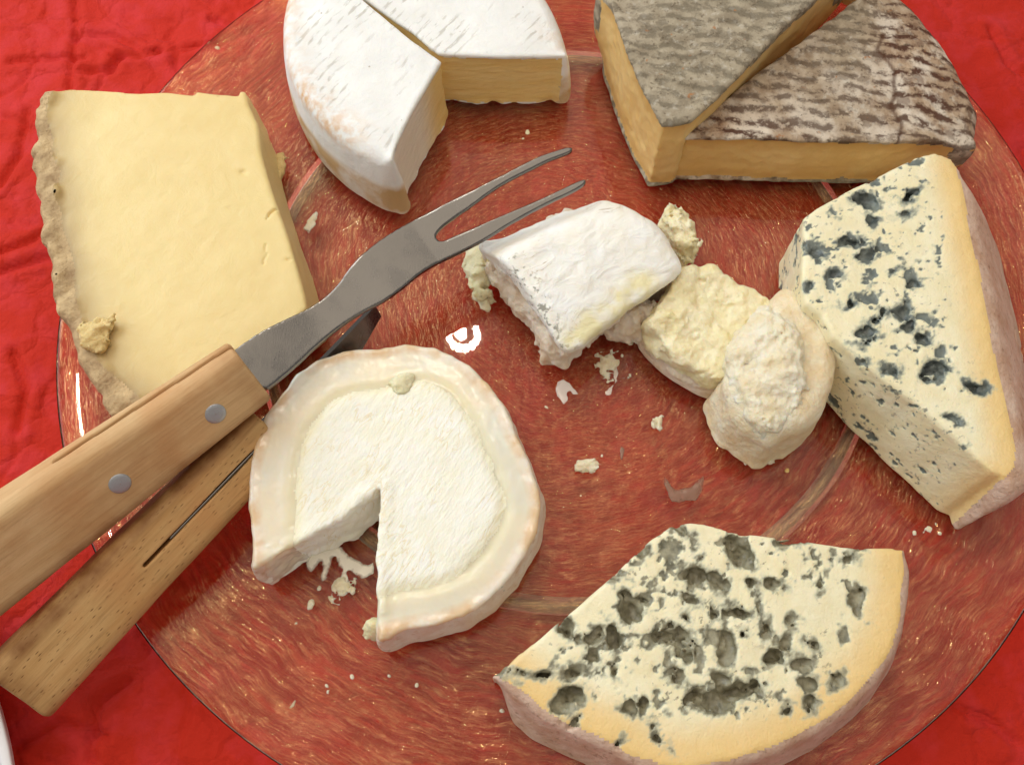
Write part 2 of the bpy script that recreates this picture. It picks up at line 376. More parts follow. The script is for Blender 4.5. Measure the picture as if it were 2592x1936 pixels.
def m_blue(name, deep, mid, rim):
    s = Mt(name)
    c = s.mix(s.ramp(s.noise(1.2, 4), [(.3, 0.), (.7, 1.)]), L8(240, 228, 186), L8(248, 240, 208))
    c = s.mix(s.ramp(s.attr('edge'), [(0., 1.), (.45, .75), (1., 0.)]), c, L8(238, 200, 128))
    mo = s.math('ADD', s.attr('mould'), s.math('MULTIPLY', s.math('SUBTRACT', s.noise(7, 5), .5), .8))
    c = s.mix(s.math('MULTIPLY', s.ramp(mo, [(.08, 0.), (.42, 1.)]), .6), c, L8(182, 188, 168))
    fl = s.math('MULTIPLY', s.ramp(s.noise(1, 4, s.map((5, 6.5, 5), (0, 0, .6))), [(.60, 0.), (.68, 1.)]), s.math('MULTIPLY', s.ramp(s.noise(.9, 3), [(.4, 0.), (.6, 1.)]), s.ramp(s.attr('edge'), [(.5, 0.), (.95, .75)])))
    c = s.mix(fl, c, rim)
    c = s.mix(s.ramp(mo, [(.36, 0.), (.80, 1.)]), c, s.mix(s.ramp(s.noise(4, 5), [(.35, 0.), (.65, 1.)]), rim, mid))
    c = s.mix(s.ramp(s.math('ADD', s.attr('cav'), s.math('MULTIPLY', s.math('SUBTRACT', s.noise(5, 4), .5), .6)), [(.35, 0.), (.65, 1.)]), c, s.mix(s.ramp(s.noise(3, 4), [(.35, 0.), (.65, 1.)]), deep, mid))
    n = s.bump(s.noise(4, 4), .3, .04); n = s.bump(s.noise(16, 3), .2, .015, n)
    return s.bsdf(c, s.ramp(s.noise(3, 2), [(.3, .28), (.7, .5)]), n, sss=.2, sr=.2, spec=.45)
def m_bluerind():
    s = Mt('blue_cheese_rind')
    c = s.mix(s.ramp(s.noise(1.6, 5), [(.3, 0.), (.7, 1.)]), L8(196, 158, 132), L8(222, 196, 178))
    c = s.mix(s.math('MULTIPLY', s.ramp(s.noise(5, 4), [(.58, 0.), (.7, 1.)]), .6), c, L8(150, 118, 96))
    return s.bsdf(c, .75, s.bump(s.noise(6, 5), .5, .05), sss=.1, spec=.2)
def m_goatpaste():
    s = Mt('goat_paste')
    c = s.mix(s.ramp(s.noise(1.6, 5), [(.35, 0.), (.7, 1.)]), L8(248, 244, 226), L8(253, 251, 242))
    v = s.map((1.1, 4.6, 1), (0, 0, math.radians(58)))
    cr_ = s.noise(1, 4, v, dist=.6)
    crk = s.ramp(s.math('ABSOLUTE', s.math('SUBTRACT', cr_, .5)), [(.0, 1.), (.035, 0.)])
    crk = s.math('MULTIPLY', crk, s.ramp(s.noise(.8, 2), [(.42, 0.), (.55, 1.)]))
    c = s.mix(s.math('MULTIPLY', crk, .5), c, L8(222, 200, 140))
    c = s.mix(s.math('MULTIPLY', s.attr('groove'), .5), c, L8(242, 230, 180))
    n = s.bump(crk, -.45, .04); n = s.bump(s.noise(1, 5, s.map((3, 8, 4), (0, 0, math.radians(58)))), .4, .05, n); n = s.bump(s.noise(24, 2), .15, .01, n)
    return s.bsdf(c, .7, n, sss=.2, sr=.2, spec=.25)
def m_goatring():
    s = Mt('goat_cream_ring')
    c = s.mix(s.ramp(s.noise(.55, 3), [(.35, 0.), (.65, 1.)]), L8(224, 220, 204), L8(238, 224, 196))
    c = s.mix(s.ramp(s.attr('outer'), [(.5, 0.), (.9, 1.)]), c, s.mix(s.ramp(s.noise(1.3, 4), [(.4, 0.), (.6, 1.)]), L8(226, 192, 152), L8(240, 226, 208)))
    c = s.mix(s.math('MULTIPLY', s.attr('groove'), .45), c, L8(238, 224, 172))
    n = s.bump(s.noise(1.1, 3), .3, .07)
    return s.bsdf(c, .27, n, sss=.5, sr=.5, spec=.7)
def m_goatrind():
    s = Mt('goat_rind')
    c = s.mix(s.ramp(s.noise(1.5, 5), [(.35, 0.), (.65, 1.)]), L8(226, 200, 178), L8(240, 228, 214))
    c = s.mix(s.math('MULTIPLY', s.ramp(s.noise(4, 4), [(.58, 0.), (.7, 1.)]), .6), c, L8(204, 160, 118))
    c = s.mix(s.ramp(s.noise(2.6, 3), [(.7, 0.), (.76, .8)]), c, L8(140, 140, 142))
    return s.bsdf(c, .7, s.bump(s.noise(1, 4, s.map((5, 5, 2))), .5, .05), sss=.15, spec=.25)
def m_chunkrind():
    s = Mt('broken_chunk_rind')
    c = s.mix(s.ramp(s.noise(.9, 5), [(.3, 0.), (.7, 1.)]), L8(242, 236, 222), L8(250, 250, 248))
    f = s.noise(1, 5, s.map((1.2, 2.2, 2), (0, 0, .5)), dist=.8)
    ln = s.ramp(s.math('ABSOLUTE', s.math('SUBTRACT', f, .5)), [(.0, 1.), (.014, 0.)])
    ln = s.math('MULTIPLY', ln, s.ramp(s.noise(.7, 2), [(.5, 0.), (.6, 1.)]))
    c = s.mix(s.math('MULTIPLY', ln, .75), c, L8(176, 152, 118))
    c = s.mix(s.math('MULTIPLY', s.attr('fleck'), s.ramp(s.noise(6, 3), [(.56, 0.), (.64, .8)])), c, L8(128, 126, 114))
    c = s.mix(s.math('MULTIPLY', s.attr('worn'), s.ramp(s.noise(1.6, 3), [(.4, 0.2), (.6, 1.)])), c, L8(240, 230, 186))
    n = s.bump(f, .45, .08); n = s.bump(ln, -.5, .03, n); n = s.bump(s.noise(9, 4), .2, .02, n)
    return s.bsdf(c, .78, n, sss=.15, sr=.2, spec=.2)
def m_crumbly(name, a, b, d):
    s = Mt(name)
    c = s.mix(s.ramp(s.noise(1.6, 5), [(.32, 0.), (.68, 1.)]), a, b)
    c = s.mix(s.math('MULTIPLY', s.ramp(s.voro(2.2), [(.0, 1.), (.35, 0.)]), .25), c, d)
    n = s.bump(s.noise(6, 6), .5, .06); n = s.bump(s.voro(9), .1, .03, n)
    return s.bsdf(c, .55, n, sss=.4, sr=.3, spec=.3)
def m_steel():
    s = Mt('brushed_steel')
    g = s.noise(1, 3, s.map((3, 60, 8), (0, 0, math.radians(37))))
    c = s.mix(s.noise(.6, 3), (.19, .18, .17, 1), (.24, .228, .215, 1))
    return s.bsdf(c, s.math('ADD', s.ramp(g, [(.3, .11), (.7, .20)]), s.math('MULTIPLY', s.ramp(s.noise(1.3, 5), [(.5, 0.), (.65, 1.)]), .16)), s.bump(g, .08, .01), Metallic=1.0)
def m_rivet():
    s = Mt('aluminium_rivet'); return s.bsdf((.44, .45, .47, 1), .5, s.bump(s.noise(20, 3), .2, .02), Metallic=.75)
def m_wood(name, a, b, dark, fleck):
    s = Mt(name)
    g = s.noise(1, 5, s.map((.28, 3.2, 3.2)), dist=.4); f = s.noise(1, 3, s.map((1.0, 16, 16)))
    c = s.mix(s.ramp(g, [(.3, 0.), (.7, 1.)]), a, b)
    c = s.mix(s.math('MULTIPLY', s.ramp(f, [(.5, 0.), (.75, 1.)]), .35), c, dark)
    v = s.map((3.2, 13, 13)); q = s.ramp(s.voro(1.0, v), [(.10, 1.), (.24, 0.)])
    c = s.mix(s.math('MULTIPLY', q, fleck), c, dark)
    c = s.mix(s.math('MULTIPLY', s.ramp(s.noise(.6, 5), [(.45, 0.), (.7, 1.)]), .5), c, L8(192, 134, 82))
    c = s.mix(s.math('MULTIPLY', s.attr('wear'), s.ramp(s.noise(1.2, 4), [(.3, .3), (.7, 1.)])), c, L8(122, 78, 40))
    n = s.bump(f, .2, .02); n = s.bump(q, -.4 * fleck, .02, n)
    return s.bsdf(c, .62, n, spec=.25)
def m_smear(name, color, alpha, rough=.2):
    s = Mt(name)
    a = s.math('MULTIPLY', s.ramp(s.math('ADD', s.attr('thick'), s.math('MULTIPLY', s.math('SUBTRACT', s.noise(5, 6), .5), 1.5)), [(.1, 0.), (.8, 1.)]), alpha)
    return s.bsdf(color, rough, s.bump(s.noise(6, 4), .3, .03), spec=.5, Alpha=a)
def m_plain(name, c, rough, spec=.4):
    s = Mt(name); return s.bsdf(s.mix(s.noise(1.5, 3), tuple(x * .95 for x in c[:3]) + (1,), c), rough, s.bump(s.noise(3, 2), .04, .02), spec=spec)
M = dict(cloth=m_cloth(), glass=m_glass('rippled_glass'), foot=m_glass('glass_foot', refl=.2, frost=.28), yellow=m_yellow(), yrind=m_yrind(), ycrumb=m_ycrumb(),
         camrind=m_camrind(), campaste=m_campaste(), tomrind=m_tomrind(), tompaste=m_tompaste(),
         blue_r=m_blue('blue_cheese_paste_dark_veins', L8(70, 76, 74), L8(126, 132, 124), L8(100, 108, 104)),
         blue_b=m_blue('blue_cheese_paste_grey_holes', L8(116, 110, 88), L8(166, 160, 134), L8(104, 102, 84)),
         bluerind=m_bluerind(), gpaste=m_goatpaste(), gring=m_goatring(), grind=m_goatrind(), chrind=m_chunkrind(),
         crumbly=m_crumbly('crumbly_yellow_paste', L8(234, 220, 172), L8(244, 234, 200), L8(206, 180, 120)),
         lump=m_crumbly('crumbly_white_curd', L8(232, 216, 180), L8(242, 236, 216), L8(200, 170, 118)),
         under=m_crumbly('crumbly_pale_paste', L8(222, 200, 172), L8(240, 230, 216), L8(190, 150, 110)),
         softrind=m_crumbly('smooth_peach_rind', L8(230, 206, 164), L8(244, 234, 208), L8(222, 192, 144)),
         ooze=m_crumbly('oozing_cream', L8(222, 212, 168), L8(236, 228, 196), L8(200, 186, 130)),
         steel=m_steel(), rivet=m_rivet(), wood=m_wood('worn_pale_wood', L8(196, 158, 110), L8(218, 184, 138), L8(156, 116, 74), .15),
         beech=m_wood('flecked_beech_wood', L8(188, 146, 92), L8(208, 170, 116), L8(98, 62, 34), .8),
         smear=m_smear('milky_smear', L8(238, 226, 214), .62), whey=m_smear('dried_whey', L8(150, 112, 92), .7, .12), white_smear=m_smear('white_cheese_smear', L8(248, 242, 226), 1.0, .5),
         ceramic=m_plain('white_glazed_ceramic', L8(236, 234, 236), .15, .5))

# ------------------------------------------------------------------ tablecloth
CLOTH_Z = -.74
def build_cloth():
    inner = lambda a, b: np.arange(a, b, .105)
    xs = np.concatenate([np.linspace(-90, -24, 14), inner(-23, 20), np.linspace(21, 90, 14)])
    ys = np.concatenate([np.linspace(-80, -18, 14), inner(-17, 17), np.linspace(18, 80, 14)])
    X, Y = np.meshgrid(xs, ys, indexing='ij'); P = np.c_[X.ravel(), Y.ravel(), np.zeros(X.size)]; P2 = P[:, :2]
    r = np.hypot(P[:, 0], P[:, 1])
    z = .16 * fbm(P, .11, 3, 3) + .05 * fbm(P, .5, 3, 9)
    for sc, w, am, sd in ((.16, .020, .15, 21), (.23, .026, .11, 37), (.42, .035, .07, 51)):
        n = fbm(P, sc, 3, sd); mk = sstep(.0, .35, fbm(P, .17, 2, sd + 5))
        z -= am * mk * np.exp(-(n / w) ** 2); z += am * .35 * mk * np.exp(-((n - 2.2 * w) / (1.6 * w)) ** 2)
    folds = [[(20, 130), (60, 126), (150, 124), (180, 128)], [(168, 75), (245, 76), (305, 112)], [(245, 120), (300, 124), (345, 110)], [(172, 155), (240, 152), (255, 125)],
             [(395, 105), (430, 100)], [(450, 105), (545, 65)], [(460, 40), (505, 65)], [(0, 590), (90, 560), (130, 555)], [(0, 545), (70, 520), (120, 480)],
             [(2060, 1528), (2130, 1555), (2190, 1600)], [(180, 1380), (300, 1340), (330, 1400)], [(40, 1610), (130, 1560), (230, 1590)], [(200, 1640), (215, 1520), (280, 1470)],
             [(0, 400), (40, 330), (60, 240)], [(30, 760), (60, 840), (40, 930)], [(160, 0), (165, 60), (150, 190)], [(2140, 60), (2180, 140), (2212, 160)]]
    for f in folds:
        d = line_dist(P2, ats(f, CLOTH_Z)); z -= .16 * np.exp(-(d / .10) ** 2); z += .08 * np.exp(-((d - .32) / .22) ** 2)
    flat = sstep(15.5, 10.5, r); z = z * (1 - flat * .75)
    z = np.where((r < 10.6), np.minimum(z, .02), z); z = np.minimum(z, .36)
    far = sstep(24, 50, r); z = z * (1 - far) + CLOTH_Z
    V = np.c_[P2, z] * CM; nx, ny = X.shape; I = np.arange(nx * ny).reshape(nx, ny)
    Q = np.stack([I[:-1, :-1].ravel(), I[1:, :-1].ravel(), I[1:, 1:].ravel(), I[:-1, 1:].ravel()], 1)
    o = mobj('tablecloth', mesh_np('tablecloth', V, Q), M['cloth']); tag(o, 'crumpled red paper tablecloth under the glass plate', 'tablecloth', kind='structure')
build_cloth()

def lathe(prof, n=192, closed=True):
    prof = np.array(prof, float); a = np.linspace(0, 2 * math.pi, n, endpoint=False); m = len(prof)
    V = np.stack([np.outer(np.cos(a), prof[:, 0]), np.outer(np.sin(a), prof[:, 0]), np.tile(prof[:, 1], (n, 1))], 2).reshape(-1, 3)
    I = np.arange(n * m).reshape(n, m); J = np.roll(I, -1, 0); e = m if closed else m - 1; Q = []
    for k in range(e):
        k2 = (k + 1) % m; Q.append(np.stack([I[:, k], J[:, k], J[:, k2], I[:, k2]], 1))
    return V, np.concatenate(Q)

# ------------------------------------------------------------------ glass plate
def build_plate():
    root = empty('glass_plate', (0, 0, CLOTH_Z)); oz = -CLOTH_Z
    top = [(.02, 0), (.05, 0), (.15, 0), (4, 0), (8, 0), (11, 0), (13, 0), (14, .03), (14.7, .12), (15.1, .21), (15.35, .28), (15.45, .30), (15.52, .27), (15.53, .2)]
    bot = [(15.48, .1), (15.3, .0), (14.8, -.13), (14, -.26), (13, -.32), (11, -.34), (9.85, -.34), (9.1, -.34), (8, -.34), (4, -.34), (.15, -.34), (.05, -.34), (.02, -.34)]
    V, Q = lathe([(r, z + oz) for r, z in top + bot][::-1], 256)
    mobj('dish', mesh_np('dish', V * CM, Q), M['glass'], root)
    V, Q = lathe([(r, z + oz) for r, z in [(9.72, -.345), (9.62, -.5), (9.58, -.66), (9.54, -.705), (9.40, -.705), (9.36, -.66), (9.32, -.5), (9.22, -.345)]], 256)
    mobj('foot_ring', mesh_np('foot_ring', V * CM, Q), M['foot'], root)
    tag(root, 'large round rippled clear glass plate carrying all the cheeses', 'plate')
build_plate()

def build_white_plate():
    e = at(14, 1620, .9); a = math.radians(202); c = (e[0] + 11.5 * math.cos(a), e[1] + 11.5 * math.sin(a))
    root = empty('white_plate', (c[0], c[1], CLOTH_Z))
    V, Q = lathe([(.02, .35), (6, .35), (7.5, .5), (9.5, 1.1), (11.3, 1.55), (11.5, 1.55), (11.55, 1.45), (9.6, .85), (7.6, .2), (6.8, .02), (.02, .02)][::-1], 160)
    mobj('dish', mesh_np('dish', V * CM, Q), M['ceramic'], root)
    V, Q = lathe([(11.2, 1.56), (11.35, 1.62), (11.5, 1.60), (11.56, 1.52), (11.45, 1.54), (11.3, 1.55)][::-1], 160)
    mobj('rim', mesh_np('rim', V * CM, Q), M['ceramic'], root)
    tag(root, 'white ceramic plate just peeking into the lower left corner', 'plate')
build_white_plate()

# ------------------------------------------------------------------ hard yellow cheese
def build_yellow():
    z1 = 2.15
    topL = [(80, 214), (96, 196), (150, 191), (235, 195), (300, 201), (360, 198), (418, 205), (424, 197), (470, 203), (513, 206), (519, 196), (529, 197)]
    right = c1([(1088, 190), (1130, 280), (1150, 420), (1190, 560), (1230, 680), (1275, 800), (1315, 940), (1345, 1050)])
    low = [(664, 665), (600, 735), (420, 832), (262, 893)]
    left = c1([(505, 1560), (440, 1500), (380, 1400), (330, 1310), (285, 1190), (245, 1040), (215, 920), (185, 800), (165, 640), (152, 480), (148, 320), (152, 220)])
    poly = np.concatenate([ats(topL, z1), ats(right, z1), ats(low, z1), ats(left, z1)])
    rind = ats(left + [topL[0]], z1)
    S = Sol(poly, 0, z1, .065)
    dr = S.f2(lambda P: line_dist(P, rind)); dR = S.f2(lambda P: line_dist(P, ats(right, z1)))
    bot = .02 + .045 * np.maximum(0, -S.X - 8)
    wr = sstep(1.4, .2, dr)[:, :, None]; wR = sstep(1.5, .2, dR)[:, :, None]
    off = wR * .22 * (1 - np.clip(S.Z / z1, 0, 1)) - wr * .30 * (1 - np.clip(S.Z / z1, 0, 1)) ** 1.5
    top = z1 + .05 * S.n2(.35, 3, 4)
    # chipped strip along the right edge and the notch in the top edge
    S.solid(top, bot, .10 + .22 * sstep(1.0, .1, dr), .08, off)
    lump = lambda P: None
    def disp(P):
        q = P.copy(); d = line_dist(P[:, :2], rind)
        w = sstep(.85, .45, d + .22 * vnoise(P * 1.7, 8))
        b = worley(P * np.array([1., 1., .9]), 1.15, 5)
        return .028 * fbm(P, 1.6, 4, 2) + w * ((b - .62) * .34 + .08 * fbm(P, 4, 3, 6))
    S.displace(disp)
    # natural splits near the right edge
    for L, wd, dp in ((c1([(1175, 700), (1185, 680), (1212, 660)]), .032, .07), (c1([(1000, 655), (1065, 660)]), .03, .05), (c1([(1168, 810), (1172, 860), (1160, 900)]), .032, .06),
                      (c1([(1060, 492), (1078, 498)]), .05, .07), (c1([(1260, 880), (1285, 880)]), .04, .06), (c1([(700, 615), (735, 590)]), .03, .05)):
        lw = ats(L, z1); m, P = S.band(.3); d = line_dist(P[:, :2], lw)
        S.F[m] = np.maximum(S.F[m], (np.minimum(wd - d, P[:, 2] - (z1 - dp))).astype(np.float32))
    V, Q = S.mesh(); P2 = V[:, :2]; d = line_dist(P2, rind)
    th = .56 + .22 * vnoise(V * np.array([1.3, 1.3, .7]), 15) + .14 * sstep(2.5, -4, V[:, 1])
    reg = (d - .15 * sstep(1.9, 2.15, V[:, 2]) * 0 < th).astype(int)
    root = empty('hard_cheese_wedge', (-12, 1, 0)); org = (-12, 1, 0)
    emit(root, V, Q, reg, [('paste', M['yellow']), ('rind', M['yrind'])], dict(edge=np.clip((d - th) / 1.5, 0, 1)), org)
    # crumbled bit of rind lying fixed on the left edge
    blob('rind_crumb', at(212, 722, 2.3), 2.12, (.42, .55, .26), M['ycrumb'], root, org, .05, 3, amp=.16)
    blob('broken_flake', at(600, 375, .25), .12, (.2, .75, .16), M['ycrumb'], root, org, .05, 8, amp=.1)
    tag(root, 'thick wedge of hard pale yellow cheese with lumpy brown rind', 'cheese')
def blob(name, xy, z, rad, mat, root, org, vs, seed, amp=.15, rot=0, wl=2.2):
    rx, ry, rz = rad; m = max(amp, .15) + 3 * vs
    x = np.arange(-rx - m, rx + m, vs); y = np.arange(-ry - m, ry + m, vs); zz = np.arange(-rz - m, rz + m, vs)
    G = np.stack(np.meshgrid(x, y, zz, indexing='ij'), -1); n = np.sqrt((G[..., 0] / rx) ** 2 + (G[..., 1] / ry) ** 2 + (G[..., 2] / rz) ** 2)
    F = ((n - 1) * min(rad)).ravel(); P = G.reshape(-1, 3) + seed * 13.7
    F = F + amp * (worley(P, wl, seed) - .55) * .7 + amp * 1.7 * fbm(P, 2.6, 5, seed, .7)
    F = np.maximum(F, -rz * .8 - G[..., 2].ravel())
    V, Q = nets(F.reshape(n.shape).astype(np.float32), (x[0], y[0], zz[0]), vs)
    c, s = math.cos(rot), math.sin(rot); W = V.copy(); W[:, 0] = V[:, 0] * c - V[:, 1] * s; W[:, 1] = V[:, 0] * s + V[:, 1] * c
    W += np.array([xy[0], xy[1], z + rz * .8]) - np.array(org)
    return mobj(name, mesh_np(name, W * CM, Q), mat, root)
build_yellow()

# ------------------------------------------------------------------ white bloomy cheese, cut in two pieces
def soft_piece(name, label, outer, cut, zt, seed, flare, org, chalk, group):
    """outer: xy along the rind arc, cut: xy along the cut faces"""
    poly = np.concatenate([outer, cut[1:-1]]); S = Sol(poly, 0, zt + .2, .065)
    do = S.f2(lambda P: line_dist(P, outer)); dc = S.f2(lambda P: line_dist(P, cut))
    w = (sstep(1.2, .1, do) * sstep(.0, .5, dc - do + .35))[:, :, None]
    u = np.clip(S.Z / zt, 0, 1); off = w * flare * np.sin(np.clip((1 - u) * 1.9, 0, math.pi)) + (1 - w) * .10 * (1 - u) ** 2
    top = zt + .06 * S.n2(.3, 3, seed) - .10 * sstep(1.5, 0, do)
    S.solid(top, .02, .08 + .30 * sstep(.9, .1, do) * sstep(.0, .4, dc), .1, off)
    def disp(P):
        b = line_dist(P[:, :2], cut); lo = sstep(.45, .1, P[:, 2])
        return .03 * fbm(P, 1.3, 4, seed) + .10 * lo * sstep(.5, .1, b) * fbm(P, 2.6, 3, seed + 4) - .035 * np.exp(-((P[:, 2] - zt + .06) / .07) ** 2) * sstep(.2, .05, b)
    S.displace(disp)
    V, Q = S.mesh(); P2 = V[:, :2]; vo = line_dist(P2, outer); vc = line_dist(P2, cut); ins = -poly_sdf(P2, poly)
    n = .03 * vnoise(V * 3, seed + 9)
    cutface = (vc < .14 + n) & (V[:, 2] < zt - .12 + n - .10 * sstep(1.5, 0, vo)) & (V[:, 2] > .1 + n) & (vo > .16 + n)
    cutface |= (ins < -.02) & (vc < vo - .05) & (V[:, 2] < zt - .1) & (V[:, 2] > .1)
    reg = np.where(cutface, 1, 0)
    istop = sstep(zt - .35, zt - .12, V[:, 2]) * sstep(.2, .5, vo)
    stain = np.exp(-((V[:, 2] - zt + .30) / .30) ** 2) * sstep(1.1, .25, vo) * sstep(-.4, .4, fbm(V, .35, 2, seed))
    low = sstep(1.55, 1.15, V[:, 2] + .35 * fbm(V, .5, 2, seed + 3)) * sstep(.75, .2, vo)
    root = empty(name, org)
    emit(root, V, Q, reg, [('rind', M['camrind']), ('paste', M['campaste'])], dict(top=istop, stain=stain, low=low, chalk=chalk(V)), org)
    tag(root, label, 'cheese', group)
    return root
def build_camembert():
    a = np.radians(np.linspace(132, 243, 34)); C0 = np.array([-2.82, 8.63])
    z = 2.75
    corner = ats(c2([(835, 985)]), z)[0]
    ang = math.atan2(*(corner - C0)[::-1]); a = np.linspace(math.radians(108), ang if ang > 0 else ang + 2 * math.pi, 40)
    outer = np.stack([C0[0] + 6.06 * np.cos(a), C0[1] + 6.06 * np.sin(a)], 1); outer[-1] = corner
    cut = np.concatenate([[corner], ats(c2([(870, 880), (960, 690), (1080, 490), (1142, 385), (1040, 312), (900, 206), (760, 86), (655, 0), (560, -80)]), z), [outer[0] + (-.2, .1)], [outer[0]]])
    soft_piece('white_rind_cheese_half', 'front-left piece of the white bloomy-rind cheese, tan patches on its side', outer, cut, z, 11, .34, (-6, 6, 0), lambda V: np.full(len(V), .85) * sstep(4.5, 6.8, V[:, 1] * 0 + 8) * sstep(-4.0, -4.6, V[:, 0] + .0 * V[:, 1]) , 'two pieces of the cut white-rind cheese')
    z = 2.3
    slit = ats(c2([(560, -115), (670, -10), (790, 76), (970, 196), (1086, 296), (1136, 332)]), z)
    front = ats(c2([(1136, 332), (1250, 340), (1400, 346), (1550, 350), (1700, 348), (1850, 340), (1925, 332)]), z)
    arc = ats(c2([(1925, 332), (1905, 250), (1880, 160), (1845, 70), (1800, -20), (1720, -130), (1580, -240), (1400, -320), (1150, -350), (900, -320), (700, -220), (560, -115)]), z)
    arc = smooth_open(arc, 3)
    soft_piece('white_rind_cheese_half', 'right-hand piece of the white bloomy-rind cheese showing its ochre cut face', arc, np.concatenate([slit, front[1:]]), z, 23, .30, (-2, 8.5, 0), lambda V: np.zeros(len(V)), 'two pieces of the cut white-rind cheese')
def smooth_open(L, it=2):
    L = np.asarray(L, float)
    for _ in range(it):
        q = .75 * L[:-1] + .25 * L[1:]; r = .25 * L[:-1] + .75 * L[1:]
        L = np.concatenate([L[:1], np.stack([q, r], 1).reshape(-1, 2), L[-1:]])
    return L
build_camembert()

# ------------------------------------------------------------------ grey-rinded tomme, two pieces
def tomme_piece(label, outer, cut, zt, seed, org, brown, topfn=None, crack=None, rr=.9, gapline=None):
    poly = np.concatenate([outer, cut[1:-1]]); S = Sol(poly, 0, zt + .25, .065)
    do = S.f2(lambda P: line_dist(P, outer)); dc = S.f2(lambda P: line_dist(P, cut))
    top = zt + .07 * S.n2(.4, 3, seed) - .25 * sstep(2.2, 0, do)
    if topfn: top = top + topfn(S.X, S.Y)
    w = sstep(1.3, .2, do)[:, :, None]; u = np.clip(S.Z / zt, 0, 1)
    off = w * .30 * np.sin(u * math.pi) ** .8 - w * .25 * (1 - u)
    S.solid(top, .02 + .35 * sstep(1.0, 0, do) ** 2, .07 + rr * .55 * sstep(1.2, .1, do) * sstep(.0, .5, dc), .1, off)
    def disp(P):
        b = line_dist(P[:, :2], cut); o = line_dist(P[:, :2], outer)
        ed = sstep(.3, .08, b)
        rindz = np.minimum(np.abs(P[:, 2] - .1), np.abs(P[:, 2] - zt + .05))
        return .05 * fbm(P * np.array([1, 2, 1]), 1.6, 4, seed) * sstep(.15, .5, b) + .02 * fbm(P, 1, 3, seed) + ed * (.05 * fbm(P, 3.2, 3, seed + 2) - .10 * np.exp(-(rindz / .08) ** 2))
    S.displace(disp)
    if crack is not None:
        for L, wd, dp in crack:
            m, P = S.band(.35); d = line_dist(P[:, :2], L) + .03 * vnoise(P * 4, 3)
            S.F[m] = np.maximum(S.F[m], np.minimum(wd - d, P[:, 2] - (zt - dp)).astype(np.float32))
    V, Q = S.mesh(); P2 = V[:, :2]; vo = line_dist(P2, outer); vc = line_dist(P2, cut); ins = -poly_sdf(P2, poly)
    n = .035 * vnoise(V * 3, seed + 9); tz = zt + (topfn(V[:, 0], V[:, 1]) if topfn else 0) - .25 * sstep(2.2, 0, vo)
    gl = np.full(len(V), .13) if gapline is None else .13 + .30 * sstep(.3, .1, line_dist(P2, gapline))
    cf = (vc < .15 + n) & (V[:, 2] < tz - gl + n) & (V[:, 2] > .19 + 1.5 * n) & (vo > .12)
    reg = cf.astype(int)
    cw = np.zeros(len(V))
    if crack is not None:
        for L, wd, dp in crack: cw = np.maximum(cw, sstep(wd + .1, wd * .6, line_dist(P2, L)) * sstep(zt + .02, zt - .07, V[:, 2]))
    edge = np.clip(np.minimum(np.minimum(V[:, 2] - .1, tz - .1 - V[:, 2]), vo * .6) / .7, 0, 1)
    root = empty('grey_rind_cheese_piece', org)
    emit(root, V, Q, reg, [('rind', M['tomrind']), ('paste', M['tompaste'])], dict(brown=np.full(len(V), brown) * sstep(-.6, .1, fbm(V, .25, 2, 3)), crack=cw, edge=edge), org)
    tag(root, label, 'cheese', 'pieces of the grey-rind cheese')
def build_tomme():
    zl = 3.25
    left = ats(c3([(235, -90), (275, 0), (330, 150), (372, 280), (440, 430), (482, 510), (520, 583)]), zl)
    front = ats(c3([(580, 578), (636, 566)]), zl)
    gap = ats(c3([(780, 440), (950, 262), (1090, 112), (1215, 0), (1330, -110), (1420, -200)]), zl)
    outer = ats(c3([(1420, -200), (1200, -330), (900, -380), (600, -330), (380, -220), (235, -90)]), zl)
    outer = smooth_open(outer)
    tomme_piece('left grey-rind cheese piece with paler mottled mould, beside the white cheese', outer, np.concatenate([left, front, gap]), zl, 5, (3, 9, 0), .1, gapline=gap[1:])
    zr = 2.3
    fr = ats(c3([(618, 640), (800, 640), (960, 642), (1150, 650), (1300, 652), (1450, 655), (1600, 658), (1750, 650), (1850, 642), (2000, 638)]), zr)
    a = np.linspace(math.radians(6.5), math.radians(66), 30); outer = np.stack([  .72 + 12.3 * np.cos(a), 3.58 + 12.3 * np.sin(a)], 1)
    outer = np.concatenate([[fr[-1]], outer[1:]])
    gp = ats(c3([(1560, -120), (1440, -12), (1365, 52), (1130, 232), (925, 386), (715, 560), (645, 608)]), zr)
    cut = np.concatenate([[outer[-1]], gp, fr])
    ck = [(ats(c3([(1625, 655), (1645, 580), (1610, 520), (1590, 485), (1615, 440), (1605, 380), (1612, 330), (1560, 250), (1525, 230), (1560, 150)]), zr), .016, .13)]
    tomme_piece('right slice of the grey-rind cheese with brown speckles and a long crack', outer, cut, zr, 17, (9, 6.5, 0), 1.0, lambda X, Y: -.02 * np.maximum(0, X - 6), ck)
build_tomme()

